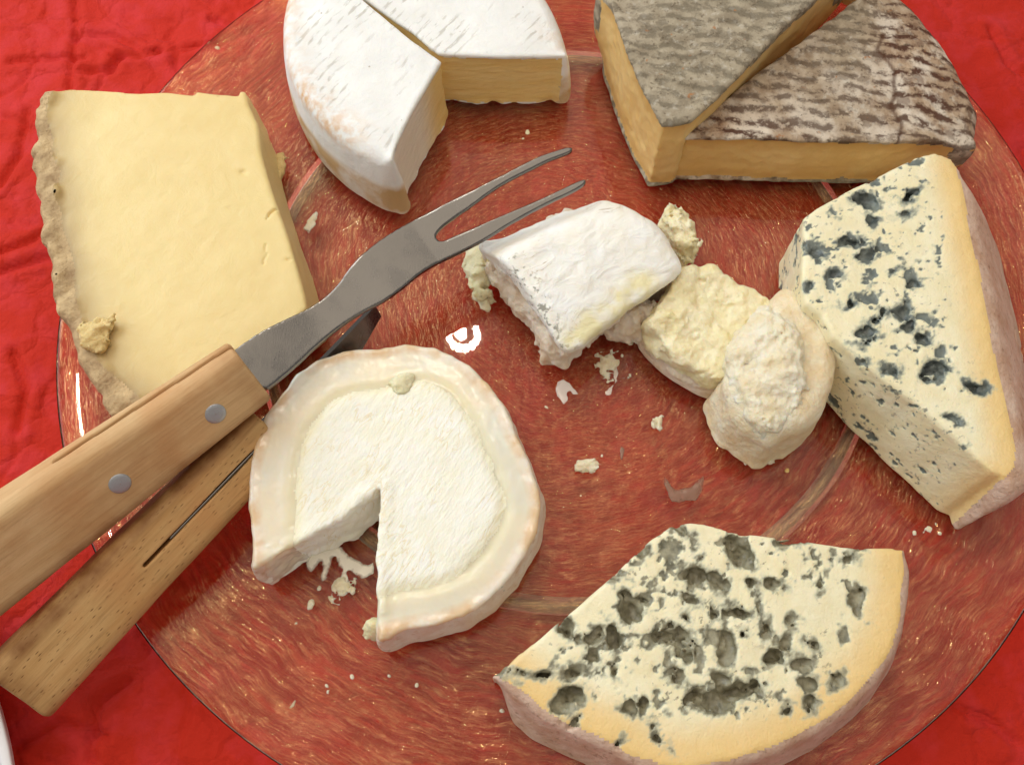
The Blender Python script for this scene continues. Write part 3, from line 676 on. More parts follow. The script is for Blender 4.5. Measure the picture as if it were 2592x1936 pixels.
# ------------------------------------------------------------------ blue cheeses
def blue_cheese(name, label, poly, rindline, zt, org, mat, holes, seed, flare, veins, sidev=0, topfn=None, vs=.06, rr=.12, stretch=(1, 1, 1), edgew=1.1, rth=.13, botdrop=0, cutline=None, clip=None):
    S = Sol(poly, 0, zt + .15, vs, flare + .6)
    dr = S.f2(lambda P: line_dist(P, rindline)); ep = np.concatenate([cutline, cutline[-1:]]); dcut = S.f2(lambda P: line_dist(P, cutline))
    w = np.where(S.d2 > 0, sstep(-.1, .6, dcut - dr), sstep(1.6, .2, dr))[:, :, None]; u = np.clip(S.Z / zt, 0, 1)
    off = w * flare * (1 - u) ** .8 - (1 - w) * botdrop * (1 - u) * (sstep(-2.2, -5.5, S.Y)[:, :, None] if botdrop < 0 else 1)
    top = zt + .05 * S.n2(.35, 3, seed)
    if topfn: top = top + topfn(S.X, S.Y)
    S.solid(top, .02, rr + .12 * sstep(.8, .1, dr), .1, off)
    if clip is not None:
        (ax_, ay_), (bx_, by_) = clip; ln_ = math.hypot(bx_ - ax_, by_ - ay_)
        S.F = rint(S.F, (((S.X - ax_) * (by_ - ay_) - (S.Y - ay_) * (bx_ - ax_)) / ln_)[:, :, None], .15).astype(np.float32)
    st = np.array(stretch)
    def small(P):
        q = P * st
        a = fbm(q, 1.7, 4, seed + 3, .62); b = fbm(q, 3.8, 3, seed + 8, .6); c = fbm(P, .45, 2, seed + 20)
        keep = sstep(.35, 1.3, line_dist(P[:, :2], rindline))
        return np.maximum(a * 1.0 - .30, b * .95 - .38) + .16 * c - veins - (1 - keep) * .4
    def cavs(P):
        r = np.full(len(P), 9.); PX = P[:, 0] + .40 * fbm(P, 1.7, 5, seed + 61, .75); PY = P[:, 1] + .40 * fbm(P, 1.7, 5, seed + 71, .75)
        for (hx, hy, rx, ry, an, dep) in holes:
            ca, sa = math.cos(an), math.sin(an); dx = PX - hx; dy = PY - hy
            u_ = (dx * ca + dy * sa) / rx; v_ = (-dx * sa + dy * ca) / ry; w_ = (P[:, 2] - zt) / dep
            n = np.sqrt(u_ ** 2 + v_ ** 2 + w_ ** 2); r = np.minimum(r, (n - 1) * min(rx, ry))
        return r + .14 * fbm(P, 3.0, 4, seed + 31, .7)
    S.displace(lambda P: .03 * fbm(P, 1.5, 3, seed + 1))
    m, P = S.band(.75); sm = small(P); cv = cavs(P); F = S.F[m]
    F = np.maximum(F, -cv); depth = .06
    F = np.maximum(F, np.minimum(sm * .55, F + depth))
    S.F[m] = F.astype(np.float32)
    V, Q = S.mesh(); cv = cavs(V); sm = small(V); vr = line_dist(V[:, :2], rindline)
    ins = -poly_sdf(V[:, :2], poly)
    side = (V[:, 2] < zt - .05 + (topfn(V[:, 0], V[:, 1]) if topfn else 0) - .05)
    reg = ((vr < rth + .05 * vnoise(V * 2, seed)) | ((ins < -.02) & (vr < line_dist(V[:, :2], cutline) - .05) & side)).astype(int)
    mould = np.maximum(sstep(.17, -.06, cv), sstep(-.14, .05, sm)); cav = sstep(.09, .03, cv) * sstep(zt - .015, zt - .075, V[:, 2])
    edge = np.clip(vr / edgew, 0, 1)
    root = empty(name, org)
    emit(root, V, Q, reg, [('paste', mat), ('rind', M['bluerind'])], dict(edge=edge, mould=mould, cav=cav), org)
    tag(root, label, 'cheese', 'blue-veined cheeses')
def build_blue():
    zt = 2.8
    top = c6([(142, 330), (200, 285), (350, 203), (500, 132), (610, 80), (690, 62), (755, 82), (795, 130)])
    rind = c6([(795, 130), (820, 210), (850, 400), (900, 600), (935, 800), (965, 950), (1000, 1080), (1030, 1220), (1045, 1340), (1040, 1400), (1010, 1425)])
    low = c6([(930, 1395), (800, 1275), (700, 1190), (600, 1098), (480, 1015), (400, 950), (330, 885), (262, 830), (215, 740), (150, 690), (134, 640), (132, 560), (140, 430)])
    poly = np.concatenate([ats(top, zt), ats(rind[1:], zt), ats(low, zt)])
    H = [(400, 265, 50, 30, 0), (432, 345, 28, 40, .3), (350, 430, 48, 22, .3), (190, 470, 45, 40, -.3), (410, 475, 40, 24, .3), (275, 570, 36, 24, .2), (580, 240, 55, 16, .55), (570, 315, 40, 14, .4),
         (555, 720, 40, 30, .3), (570, 780, 45, 26, .5), (690, 975, 62, 32, .25), (865, 1030, 55, 34, -.3), (495, 970, 40, 24, -.2), (395, 935, 36, 20, 0), (640, 835, 32, 22, -.4), (395, 800, 30, 30, 0), (765, 1190, 26, 20, 0), (400, 850, 40, 12, .3),
         (330, 690, 40, 14, .4), (450, 735, 55, 9, .5), (610, 610, 26, 10, .3), (520, 550, 22, 12, .5), (160, 620, 26, 20, .2)]
    sc = .5164 / 82; holes = [(*at(*c6([(x, y)])[0], zt), rx * sc * .92, ry * sc * .92, an, .16 + .12 * (rx > 45)) for x, y, rx, ry, an in H]
    blue_cheese('blue_cheese_wedge', 'blue cheese wedge at right with dark blue veins and pinkish rind edge', poly, ats(rind, zt), zt, (11, 0, 0), M['blue_r'], holes, 41, 2.3, .05, stretch=(1., 1.1, 1.5), rr=.14, botdrop=-.5, cutline=np.concatenate([ats(low, zt), ats(top, zt)]), clip=((11.15, -7.26), (12.95, -6.12)))
    zt = 1.9
    cutl = c7([(175, 800), (250, 742), (340, 662), (520, 512), (700, 362), (820, 242), (920, 152), (1010, 92), (1100, 72), (1200, 87), (1340, 127), (1500, 142), (1700, 172), (1900, 196), (2108, 199)])
    rind = c7([(2108, 199), (2120, 285), (2110, 400), (2090, 560), (2050, 680), (1960, 820), (1850, 930), (1700, 1040), (1500, 1140), (1300, 1205), (1100, 1245), (950, 1225), (820, 1180), (700, 1112), (560, 1050), (430, 985), (330, 900), (240, 835), (175, 800)])
    poly = np.concatenate([ats(cutl, zt), ats(rind[1:-1], zt)])
    H = [(1130, 330, 90, 55, .3), (1085, 430, 50, 32, 0), (1230, 360, 45, 60, .3), (830, 470, 70, 65, -.4), (760, 620, 60, 75, .3), (1030, 620, 75, 60, -.3), (1075, 690, 50, 40, 0), (1330, 210, 85, 60, -.4), (1380, 230, 40, 45, 0), (1270, 670, 50, 70, .3),
         (1330, 870, 95, 55, 0), (1230, 900, 85, 70, .6), (1140, 880, 60, 50, 0), (1250, 800, 35, 40, 0), (535, 895, 85, 45, .15), (560, 770, 70, 38, .2), (400, 785, 70, 20, .1), (310, 795, 60, 12, .05), (565, 995, 32, 30, 0), (530, 580, 65, 40, -.5), (650, 600, 40, 36, 0),
         (755, 340, 36, 26, .6), (1055, 105, 50, 24, -.2), (890, 220, 26, 24, .5), (640, 700, 30, 26, 0), (1040, 780, 40, 26, 0), (1490, 710, 60, 50, .6), (1560, 640, 30, 42, 0), (1620, 720, 45, 34, -.5), (1640, 820, 45, 40, -.6), (1660, 920, 20, 45, 0), (1545, 950, 26, 18, 0),
         (1780, 800, 40, 24, .6), (1885, 440, 34, 62, .35), (1500, 360, 40, 34, -.5), (1380, 350, 30, 26, 0), (1580, 550, 26, 22, -.4), (1680, 650, 34, 22, -.7), (1460, 580, 18, 28, 0), (1320, 490, 42, 20, -.2), (1440, 480, 14, 42, .3), (1700, 380, 22, 18, 0), (1840, 245, 32, 18, 0), (1590, 180, 60, 18, -.1), (1890, 205, 30, 14, 0),
         (960, 1070, 22, 46, .5), (880, 930, 34, 34, 0), (800, 940, 34, 30, 0), (1080, 520, 16, 16, 0), (1350, 590, 16, 15, 0), (1150, 230, 16, 14, 0), (740, 780, 12, 30, 0), (755, 1095, 26, 16, 0), (1210, 490, 20, 36, 0)]
    sc = .463 / 84; holes = [(*at(*c7([(x, y)])[0], zt), rx * sc * .86, ry * sc * .86, an, .22 + .22 * (rx > 55)) for x, y, rx, ry, an in H]
    blue_cheese('blue_cheese_slab', 'half-moon blue cheese slab in the foreground with large grey-green holes', poly, ats(rind, zt), zt, (4, -10, 0), M['blue_b'], holes, 77, .62, .06, rr=.10, edgew=1.3, rth=.11, botdrop=.3, cutline=ats(cutl, zt))
build_blue()

# ------------------------------------------------------------------ soft goat cheese disc with a wedge cut out
def build_goat():
    zt = 2.1
    disc = c5([(175, 1145), (165, 1000), (150, 850), (155, 650), (195, 520), (232, 420), (300, 330), (380, 222), (480, 152), (620, 104), (780, 100), (900, 74), (1040, 92), (1130, 130), (1210, 182), (1290, 262), (1380, 380), (1430, 500), (1500, 640), (1545, 780), (1555, 860), (1540, 960), (1490, 1065), (1420, 1175), (1310, 1300), (1180, 1385), (1050, 1425), (900, 1450), (785, 1488)])
    cut = c5([(785, 1488), (772, 1400), (766, 1200), (770, 1000), (782, 860), (784, 775), (700, 832), (600, 922), (480, 985), (380, 1035), (280, 1092), (175, 1145)])
    D = ats(disc, zt); Cc = ats(cut, zt); ctr = D.mean(0)
    full = np.concatenate([D, [ats(c5([(600, 1520)]), zt)[0], ats(c5([(330, 1400)]), zt)[0]]])
    poly = np.concatenate([D, Cc[1:-1]]); S = Sol(poly, 0, zt + .2, .055)
    e = S.f2(lambda P: line_dist(P, D)); dc = S.f2(lambda P: line_dist(P, Cc))
    ang = np.arctan2(S.Y - ctr[1], S.X - ctr[0]); lft = sstep(-.2, .9, np.cos(ang - 2.7))
    wd = .76 + .34 * lft + .1 * S.n2(.6, 2, 5); g = np.exp(-((e - wd - .12) / .16) ** 2)
    top = zt - .03 * sstep(.05, .3, e) * sstep(wd, wd - .4, e) - .055 * g + .03 * sstep(wd + .1, wd + .5, e) + .03 * S.n2(.8, 3, 8)
    u = np.clip(S.Z / zt, 0, 1); w = sstep(.9, .1, e)[:, :, None]
    off = w * (.12 * np.sin(u * math.pi) + .08 * (1 - u)) + (1 - w) * (-.05 + .25 * (1 - u) ** 3 * sstep(1.4, 3.2, e)[:, :, None])
    S.solid(top, .02, .05 + .02 * sstep(.6, .1, e), .08, off)
    def disp(P):
        b = line_dist(P[:, :2], Cc); o = line_dist(P[:, :2], D); lo = sstep(.9, .1, P[:, 2])
        a = np.arctan2(P[:, 1] - ctr[1], P[:, 0] - ctr[0]); q = np.c_[np.cos(a) * 6, np.sin(a) * 6, P[:, 2] * .5]
        return .02 * fbm(P, 1.6, 4, 3) + sstep(.5, .1, b) * (-.05 + .10 * fbm(P, 3.0, 4, 6, .6) + .12 * lo * fbm(P, 2.4, 3, 7)) + .07 * sstep(.5, .1, o) * fbm(q, 1.4, 3, 9)
    S.displace(disp)
    V, Q = S.mesh(); P2 = V[:, :2]; vo = line_dist(P2, D); vc = line_dist(P2, Cc); ins = -poly_sdf(P2, poly)
    a = np.arctan2(V[:, 1] - ctr[1], V[:, 0] - ctr[0]); wv = .76 + .34 * sstep(-.2, .9, np.cos(a - 2.7)) + .1 * fbm(np.c_[P2, 0 * a], .6, 2, 5)
    n = .04 * vnoise(V * 2.5, 4)
    topm = V[:, 2] > zt - .25
    rind = ((vo < .20 + n) | (ins < -.02) & (vo < vc)) & (V[:, 2] < zt - .12 + n)
    ring = (~rind) & (vo < wv + .16 + 2 * n) & ((V[:, 2] > zt - .3) | (vc < .2)) & (V[:, 2] > .3)
    reg = np.where(rind, 2, np.where(ring, 1, 0))
    root = empty('goat_cheese_disc', (-4.5, -6.5, 0)); org = (-4.5, -6.5, 0)
    emit(root, V, Q, reg, [('paste', M['gpaste']), ('cream_ring', M['gring']), ('rind', M['grind'])], dict(groove=np.exp(-((vo - wv - .12) / .22) ** 2) * topm, outer=sstep(.75, .0, vo)), org)
    blob('mould_spot', at(866, 826, zt), zt - .13, (.36, .30, .16), M['ooze'], root, org, .05, 5, amp=.07)
    blob('loose_corner', at(*c5([(742, 1440)])[0], zt), 1.2, (.26, .22, .35), M['ooze'], root, org, .05, 15, amp=.12)
    tag(root, 'round white goat cheese with glossy cream ring and a wedge missing', 'cheese')
build_goat()

# ------------------------------------------------------------------ broken crumbly cheese in the middle
def build_broken():
    # first chunk: rind-topped block on crumbly paste
    z = 2.5
    P0 = c4([(205, 490), (300, 425), (450, 345), (590, 275), (750, 292), (900, 322), (1020, 382), (1090, 470), (1145, 560), (1165, 615), (1110, 655), (1040, 695), (975, 745), (900, 785), (820, 845), (740, 905), (650, 985), (570, 1030), (500, 985), (440, 865), (350, 725), (270, 640), (180, 580), (110, 545), (120, 510)])
    top = np.array([at(x, y, 1.85 if (i < 5 or i > 21) else 2.3) for i, (x, y) in enumerate(P0)]); org = (0, 0, 0)
    top = smooth_closed(top)
    S = Sol(top, 0, 3.0, .055)
    A = np.array(at(*c4([(210, 480)])[0], 2.7)); 
    ridge = ats(c4([(230, 500), (450, 520), (700, 520), (900, 480)]), 2.5); dR = S.f2(lambda P: line_dist(P, ridge))
    cutL = ats(P0[12:24], 2.3)
    dE = S.f2(lambda P: line_dist(P, ats(c4([(110, 545), (205, 490), (450, 345), (600, 270)]), 2.2)))
    top_ = 2.5 - .55 * sstep(1.0, 0, dE) - .12 * dR ** 1.5 + .10 * S.n2(.5, 3, 3) - .10 * np.maximum(0, S.X - .4)
    u = np.clip(S.Z / 2.4, 0, 1)
    wL = sstep(1.3, .1, S.f2(lambda P: line_dist(P, ats(c4([(455, 890), (350, 725), (270, 640), (180, 580)]), 2.2))))[:, :, None]
    S.solid(top_, .02, .14 + .4 * sstep(.5, 1.6, S.f2(lambda P: line_dist(P, cutL))), .1, -.20 + .2 * sstep(.42, .62, u) + wL * .42 * sstep(.62, .3, u))
    def disp(P):
        c = sstep(1.75, 1.45, P[:, 2] + .25 * fbm(P, .9, 2, 5)); 
        return .10 * fbm(P, .8, 4, 7) + .05 * np.abs(fbm(P, 1.7, 3, 27)) + c * (.10 + .36 * fbm(P, 1.3, 5, 4, .68) + .12 * (worley(P, 3.2, 9) - .5))
    S.displace(disp, .6)
    V, Q = S.mesh(); c = V[:, 2] + .25 * fbm(V, .9, 2, 5)
    reg = (c < 1.62).astype(int); vL = line_dist(V[:, :2], ats(c4([(560, 1030), (500, 985), (440, 865), (350, 725), (270, 640)]), 2.2)); vF = line_dist(V[:, :2], ats(c4([(600, 1000), (700, 910), (820, 820), (930, 740)]), 2.0))
    root = empty('rind_topped_chunk', org)
    emit(root, V, Q, reg, [('rind', M['chrind']), ('crumbly_paste', M['under'])], dict(fleck=sstep(.55, .1, vL), worn=sstep(.75, .2, vF)), org)
    blob('oozing_cream', at(*c4([(120, 650)])[0], .5), 0.02, (.40, .95, .52), M['ooze'], root, org, .05, 4, amp=.16, rot=.15)
    blob('oozing_cream', at(*c4([(150, 790)])[0], .2), 0.02, (.30, .30, .22), M['ooze'], root, org, .045, 6, amp=.14)
    blob('fallen_paste', at(*c4([(850, 880)])[0], .5), .02, (.95, .75, .62), M['under'], root, org, .055, 12, amp=.22)
    blob('fallen_paste', at(*c4([(1110, 490)])[0], .8), .02, (.42, .85, .85), M['crumbly'], root, org, .055, 14, amp=.2, rot=.4)
    tag(root, 'broken white-rinded soft cheese chunk lying under the fork prongs', 'cheese', 'broken pieces of crumbly soft cheese')
    # second chunk: crumbly slab with a round curd lump in its rind
    org = (6, -2.5, 0); root = empty('crumbly_chunk', org)
    slab = c4([(1150, 615), (1210, 590), (1285, 592), (1312, 650), (1370, 645), (1400, 690), (1500, 735), (1560, 760), (1640, 830), (1600, 960), (1480, 1120), (1350, 1190), (1270, 1175), (1200, 1140), (1100, 1085), (1000, 1000), (925, 905), (960, 860), (1010, 775), (1085, 690)])
    S = Sol(smooth_closed(ats(slab, 1.6), 1), 0, 2.2, .055); top_ = 1.62 + .22 * S.n2(.7, 3, 21); u = np.clip(S.Z / 1.6, 0, 1)
    S.solid(top_, .02, .16, .1, -.06 + .12 * (1 - u))
    S.displace(lambda P: .04 * fbm(P, 1, 3, 7) + sstep(.25, .6, P[:, 2]) * (.36 * fbm(P, 1.0, 5, 24, .66) + .14 * (worley(P, 1.6, 19) - .5) + .05 * (worley(P, 5.5, 29) - .5)), .6)
    V, Q = S.mesh(); lo = V[:, 2] + .2 * fbm(V, 1.2, 2, 9)
    emit(root, V, Q, (lo < .75).astype(int), [('crumbly_slab', M['crumbly']), ('base', M['under'])], {}, org)
    shell = c4([(1560, 760), (1650, 775), (1700, 840), (1775, 862), (1828, 925), (1848, 1010), (1856, 1120), (1838, 1250), (1800, 1400), (1720, 1490), (1600, 1525), (1530, 1560), (1480, 1535), (1385, 1478), (1315, 1400), (1290, 1310), (1275, 1235), (1340, 1140), (1400, 1040), (1480, 900)])
    S = Sol(smooth_closed(ats(shell, 1.2)), 0, 2.9, .055); ce = np.array(at(*c4([(1600, 1180)])[0], 1.4)); rr = np.hypot(S.X - ce[0], S.Y - ce[1])
    top_ = 2.42 - .10 * np.maximum(0, rr - .6) ** 1.6 + .10 * S.n2(.6, 3, 4); u = np.clip(S.Z / 2.0, 0, 1)
    S.solid(top_, .02, .5, .1, .05 - .15 * u)
    S.displace(lambda P: .12 * fbm(P, .8, 5, 17, .6) + .10 * sstep(.5, .1, P[:, 2]) * fbm(P, 2.4, 3, 5), .6)
    V, Q = S.mesh(); emit(root, V, Q, None, [('smooth_rind', M['softrind'])], {}, org)
    lump = c4([(1540, 815), (1600, 850), (1650, 905), (1715, 960), (1720, 1120), (1730, 1240), (1690, 1340), (1640, 1430), (1540, 1450), (1440, 1370), (1390, 1290), (1370, 1200), (1355, 1080), (1380, 980), (1460, 900), (1510, 840)])
    S = Sol(ats(lump, 2.3), .9, 3.0, .05); top_ = 2.66 + .20 * S.n2(.9, 3, 33) - .10 * np.hypot(S.X - ce[0], S.Y - ce[1]); u = np.clip((S.Z - .9) / 1.6, 0, 1)
    S.solid(top_, .9, .4, .1, .05)
    S.displace(lambda P: .05 * fbm(P, 1, 3, 7) + .34 * fbm(P, 1.2, 5, 34, .66) + .09 * (worley(P, 3.4, 39) - .5), .6)
    V, Q = S.mesh(); emit(root, V, Q, None, [('curd_lump', M['lump'])], {}, org)
    tag(root, 'crumbled yellowish cheese chunk with round curd lump, beside the blue wedge', 'cheese', 'broken pieces of crumbly soft cheese')
build_broken()

# ------------------------------------------------------------------ cutlery
def box_solid(hw, ht, length, vs, r, slots=(), noise=.01, seed=1, taper=None):
    """local x along the handle (0..length), y width, z thickness"""
    x = np.arange(-.3, length + .3, vs); mw = max(hw(0), hw(length)) + .3; mt = max(ht(0), ht(length)) + .3
    y = np.arange(-mw, mw, vs); z = np.arange(-mt, mt, vs)
    X, Y, Z = np.meshgrid(x, y, z, indexing='ij')
    u = np.clip(X, 0, length); a = np.abs(Y) - hw(u); b = np.abs(Z) - ht(u); c = np.maximum(-X, X - length)
    F = rint(rint(a, b, r), c, .12).astype(np.float32)
    for (x0, x1, y0, y1, z0, z1) in slots:
        F = np.maximum(F, -np.maximum.reduce([x0 - X, X - x1, y0 - Y, Y - y1, z0 - Z, Z - z1]).astype(np.float32))
    m = np.abs(F) < .25; P = np.argwhere(m) * vs; F[m] += (noise * fbm(P * np.array([.4, 1, 1]), 1.4, 3, seed)).astype(np.float32)
    return nets(F, (x[0], y[0], z[0]), vs)
def frame(o, ax, roll):
    ax = Vector(ax).normalized(); side = Vector((0, 0, 1)).cross(ax).normalized(); up = ax.cross(side)
    R = Matrix((ax, side, up)).transposed().to_4x4() @ Matrix.Rotation(roll, 4, 'X')
    return R
def rivet(name, x, y, z, r, root):
    V, Q = lathe([(.01, .035), (r * .6, .03), (r * .92, .018), (r, 0), (r, -.15), (.01, -.15)][::-1], 32, False); V = V + np.array([x, y, z])
    return mobj(name, mesh_np(name, V * CM, Q), M['rivet'], root)
def build_fork():
    zf = 3.2
    F0 = at(541, 800, zf); B0 = at(-10, 1196, 3.0)
    org = (F0[0], F0[1], zf); root = empty('cheese_fork', org)
    R = frame(org, (B0[0] - F0[0], B0[1] - F0[1], -.2), math.radians(-52)); root.matrix_world = Matrix.Translation(Vector(org) * CM) @ R
    L = 10.5; hw = lambda u: .88 + .045 * u; ht = lambda u: .60 + .012 * u
    # the saw slot for the tang shows along the upper narrow edge
    V, Q = box_solid(hw, ht, L, .05, .38, [(-1, 5.1, -3, -.45, -.10, .10)], .02, 3)
    wear = np.clip(sstep(.5, .95, V[:, 1] / hw(V[:, 0])) * .5 + sstep(.9, .1, V[:, 0]) * .25 + .25 * sstep(.75, .95, np.abs(V[:, 2]) / ht(0)) * sstep(.1, .5, fbm(V * np.array([.3, 1, 1]), .8, 3, 5)), 0, 1)
    me = mesh_np('handle', V * CM, Q, dict(wear=wear)); mobj('handle', me, M['wood'], root)
    for x, y in ((1.35, .12), (4.2, .12)): rivet('rivet', x, y, ht(x) + .008, .27, root)
    # blade traced in plan, on a gently rising curved sheet
    up_ = cA([(150, 1185), (205, 1150), (330, 1060), (450, 1000), (600, 930), (680, 875), (720, 840), (760, 795), (790, 750), (850, 670), (920, 610), (1000, 550), (1120, 478), (1250, 410), (1450, 310), (1650, 210), (1800, 130), (1900, 95), (1990, 68)])
    tip1 = cA([(1994, 84), (1940, 105), (1870, 130), (1760, 185), (1640, 245), (1540, 310), (1460, 372), (1380, 425), (1300, 483), (1268, 520), (1262, 548), (1282, 572), (1310, 574)])
    pr2 = cA([(1350, 556), (1560, 465), (1760, 380), (1900, 318), (2062, 238), (2068, 256), (2000, 298), (1850, 365), (1650, 475), (1540, 548), (1400, 620), (1280, 675), (1180, 735), (1110, 795), (1040, 850), (960, 898), (900, 925), (760, 1010), (640, 1110), (520, 1225), (420, 1310), (340, 1370)])
    def sheet(x, y):
        s = (x - F0[0]) * .81 + (y - F0[1]) * .586; t = -(x - F0[0]) * .586 + (y - F0[1]) * .81
        s = np.maximum(s, -1.0)
        return zf - .15 * np.clip(s, -1, 6) + .22 * sstep(2.0, 4.4, s) + .05 * np.maximum(0, s - 6.5) ** 1.2 + (.30 + .22 * sstep(4.5, .8, s)) * t
    def trace(Lp):
        o = []
        for p in Lp:
            z = zf
            for _ in range(8): q = at(p[0], p[1], z); z = float(sheet(np.array(q[0]), np.array(q[1])))
            o.append(q)
        return np.array(o)
    poly = smooth_closed(np.concatenate([trace(up_), trace(tip1), trace(pr2)]), 2)
    S = Sol(poly, 1.6, 4.6, .034, .2); sh = S.f2(lambda P: sheet(P[:, 0], P[:, 1]))
    S.solid(sh, sh - .17, .035, .035, .035)
    V, Q = S.mesh(); Vl = np.array([(R.inverted() @ Vector(v - np.array(org))) for v in V])
    mobj('blade', mesh_np('blade', Vl * CM, Q), M['steel'], root)
    V, Q = box_solid(lambda u: .30 + 0 * u, lambda u: .066 + 0 * u, 5.0, .045, .02, noise=0); V[:, 1] -= .12
    mobj('tang', mesh_np('tang', V * CM, Q), M['steel'], root)
    tag(root, 'two-pronged cheese fork with worn pale wooden handle lying across the cheeses', 'fork')
build_fork()
def build_knife():
    F0 = at(582, 925, 1.45); B0 = at(48, 1478, 1.3)
    org = (F0[0], F0[1], 1.45); root = empty('cheese_knife', org); L = math.dist(F0, B0) + .15
    R = frame(org, (B0[0] - F0[0], B0[1] - F0[1], -.15), math.radians(-36)); root.matrix_world = Matrix.Translation(Vector(org) * CM) @ R
    hw = lambda u: .86 + .018 * u; ht = lambda u: .66 + 0 * u
    V, Q = box_solid(hw, ht, L, .05, .40, [(-1, 4.75, -.045, .045, .2, 2)], .03, 9)
    wear = np.clip(sstep(.45, .75, -V[:, 1]) + sstep(L - .8, L, V[:, 0]) * .8, 0, 1)
    mobj('handle', mesh_np('handle', V * CM, Q, dict(wear=wear)), M['beech'], root)
    V, Q = box_solid(lambda u: .036 + 0 * u, lambda u: .42 + 0 * u, 3.9, .04, .02, noise=0); V[:, 2] += .2
    mobj('tang', mesh_np('tang', V * CM, Q), M['steel'], root)
    # blade standing on edge, in front of the handle
    n = 28; xs = np.linspace(.02, -4.5, n); P = []
    for i, x in enumerate(xs):
        t = i / (n - 1); hi = .45 - .1 * t; lo = -.30 + .3 * max(0, t - .7) / .3; tilt = 1.3; bend = -.55 * sstep(.3, 1, np.array(t)) * 0
        for (zz, th) in ((hi, .05), (lo, .008), (lo, -.008), (hi, -.05)): P.append((x, th - (zz - hi) * tilt + float(bend) - .38, zz))
    P = np.array(P); I = np.arange(n * 4).reshape(n, 4); Q = []
    for k in range(4): Q.append(np.stack([I[:-1, k], I[:-1, (k + 1) % 4], I[1:, (k + 1) % 4], I[1:, k]], 1))
    Q = np.concatenate(Q + [I[:1, ::-1], I[-1:]])
    mobj('blade', mesh_np('blade', P * CM, Q, smooth=False), M['steel'], root)
    tag(root, 'cheese knife with flecked beech handle lying below the fork handle', 'knife')
build_knife()

# ------------------------------------------------------------------ crumbs and smears on the glass
def crumb(px, py, rad, mat, label, seed, rot=0, amp=.1, name='crumb', vs=.03, wl=3.0):
    xy = at(px, py, .06); root = None
    o = blob(name, (0, 0), .005, rad, mat, None, (0, 0, 0), vs, seed, amp, rot, wl); o.location = Vector((xy[0], xy[1], 0)) * CM
    tag(o, label, 'crumb', 'crumbs on the glass plate'); return o
crumb(1271, 1005, (.25, .20, .14), M['lump'], 'largest cream crumb on bare glass between goat cheese and whey stain', 2)
crumb(1420, 914, (.17, .16, .10), M['lump'], 'small white branching crumb just left of the crumbly chunk', 5, amp=.13, wl=4.5)
crumb(672, 482, (.11, .36, .05), M['lump'], 'pale sliver between the yellow wedge and the white cheese', 9, rot=-.35, amp=.04)
crumb(1139, 286, (.07, .10, .04), M['crumbly'], 'tiny flake above the fork tips', 12, amp=.03, vs=.02)
crumb(743, 1272, (.24, .15, .07), M['lump'], 'white crumb lying in the goat cheese cut-out', 15, rot=.5, amp=.12, wl=4)
crumb(672, 1304, (.06, .14, .05), M['lump'], 'small elongated crumb below left of the goat cheese cut-out', 18, rot=-.3, amp=.05, vs=.02)
crumb(2000, 1142, (.17, .13, .05), M['lump'], 'white flaky crumb below the corner of the blue wedge', 22, amp=.12, wl=4.5)
crumb(1701, 1015, (.09, .08, .05), M['blue_r'], 'tiny bluish crumb below the crumbly chunk', 25, amp=.03, vs=.02)
crumb(632, 1520, (.05, .18, .02), M['lump'], 'thin white shred near the lower left plate edge', 28, rot=-.6, amp=.03, vs=.02)
crumb(707, 1494, (.05, .05, .03), M['lump'], 'tiny crumb above the white shred at lower left', 31, amp=.03, vs=.02)
crumb(1650, 990, (.20, .16, .14), M['lump'], 'crumb fallen at the foot of the crumbly chunk', 34, amp=.12, wl=4)
crumb(1822, 830, (.30, .24, .22), M['blue_r'], 'veined crumb between the crumbly chunk and the blue wedge', 37, amp=.13, vs=.04)
crumb(1320, 790, (.24, .30, .05), M['lump'], 'flat crumb cluster below the rind-topped chunk', 40, rot=.3, amp=.16, wl=4.5)

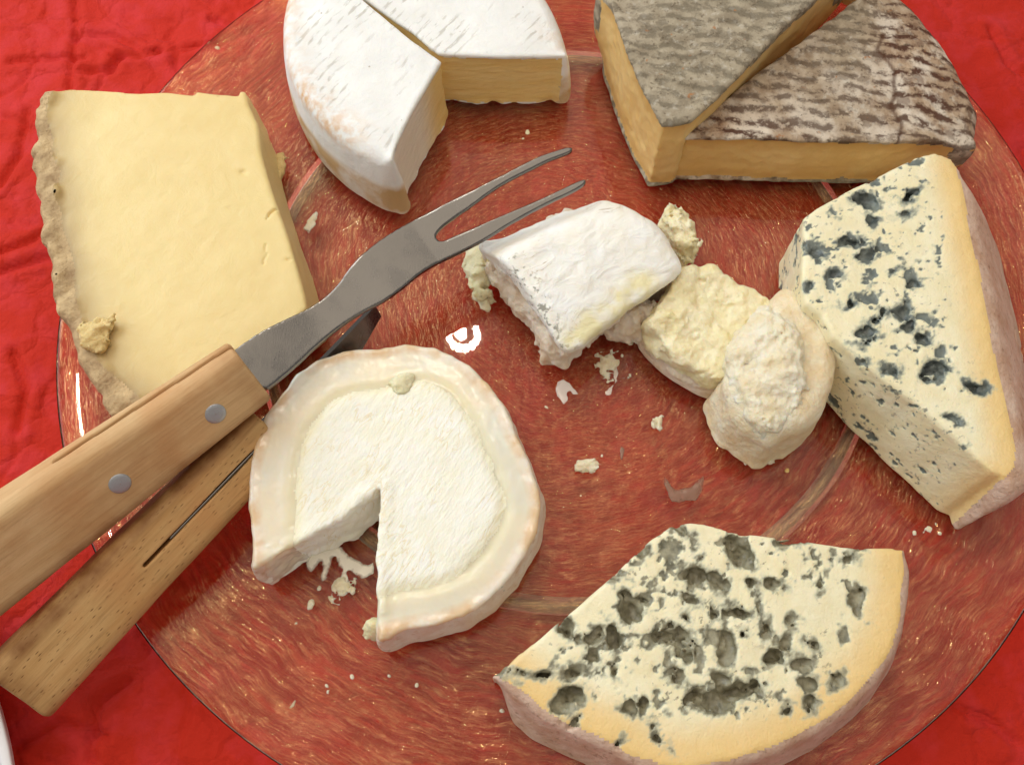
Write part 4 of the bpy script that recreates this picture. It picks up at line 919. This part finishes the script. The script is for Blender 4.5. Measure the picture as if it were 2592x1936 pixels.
def smear(name, poly_px, mat, label, h, seed, amp=.25, cat='smear', soft=.35):
    poly = ats(poly_px, .02); c = poly.mean(0); S = Sol(poly, .0, h + .03, .028, .2)
    d = S.d2 + amp * .35 * S.n2(2.2, 3, seed); S.d2 = d
    top = .006 + h * sstep(.0, -soft, d) * (1 + .5 * S.n2(3, 2, seed))
    S.solid(top, .004, .01, .004); V, Q = S.mesh()
    th = sstep(.02, -soft, poly_sdf(V[:, :2], poly)); root = None
    o = mobj(name, mesh_np(name, (V - np.array([c[0], c[1], 0])) * CM, Q, dict(thick=th)), mat); o.location = Vector((c[0], c[1], 0)) * CM
    tag(o, label, cat, 'smears and drips on the glass plate')
smear('whey_stain', cB([(1262, 640), (1300, 655), (1360, 720), (1420, 715), (1480, 660), (1520, 600), (1535, 680), (1520, 760), (1490, 850), (1420, 845), (1310, 860), (1275, 800), (1258, 720)]), M['whey'], 'dried whey stain shaped like a notched square', .05, 3, .12, soft=.3)
smear('milky_smear', cB([(650, 130), (720, 85), (780, 120), (830, 170), (850, 230), (790, 270), (740, 320), (690, 310), (645, 240)]), M['smear'], 'cloudy oval smear below the rind-topped chunk', .03, 8)
smear('milky_smear', cB([(920, 0), (1110, 0), (1120, 110), (1060, 190), (1000, 290), (930, 300), (900, 230), (860, 210), (840, 160), (960, 120)]), M['smear'], 'streaked milky smear trailing down from the rind-topped chunk', .02, 12, .5)
smear('milky_smear', cB([(1015, 390), (1050, 425), (1075, 450), (1110, 520), (1090, 600), (1050, 640), (1000, 600), (990, 500), (1030, 450)]), M['whey'], 'thin drip between the cream crumb and the white crumb', .03, 17, .2)
smear('white_smear', c5([(420, 1060), (560, 1010), (640, 1090), (720, 1130), (770, 1080), (775, 1340), (750, 1360), (740, 1200), (700, 1210), (640, 1180), (650, 1260), (600, 1280), (560, 1270), (590, 1160), (560, 1110), (520, 1220), (490, 1240), (500, 1130), (450, 1190), (420, 1150)]), M['white_smear'], 'white cheese smear left in the goat cheese cut-out', .05, 21, .6, soft=.2)

# tiny specks that nothing tells apart
SP = [(1344, 768, .07), (1300, 800, .06), (1362, 742, .06), (705, 1480, .05), (640, 1345, .04), (760, 1460, .04), (1085, 1535, .04), (1300, 985, .05), (1180, 880, .05), (1555, 905, .05),
      (2030, 1152, .06), (2065, 1128, .05), (1975, 1150, .05), (840, 1460, .05), (690, 1270, .05), (1255, 1070, .03), (1130, 300, .04), (1610, 1000, .05), (470, 105, .06), (900, 1480, .04)]
for i, (x, y, r) in enumerate(SP):
    xy = at(x, y, .04)
    o = blob('cheese_speck', (0, 0), .004, (r, r * 1.3, r * .8), M['lump'], None, (0, 0, 0), .018, 60 + i, .03, i * 1.3, 5.0); o.location = Vector((xy[0], xy[1], 0)) * CM
    tag(o, 'tiny pale cheese speck on the glass plate', 'crumb', 'tiny specks scattered on the plate')
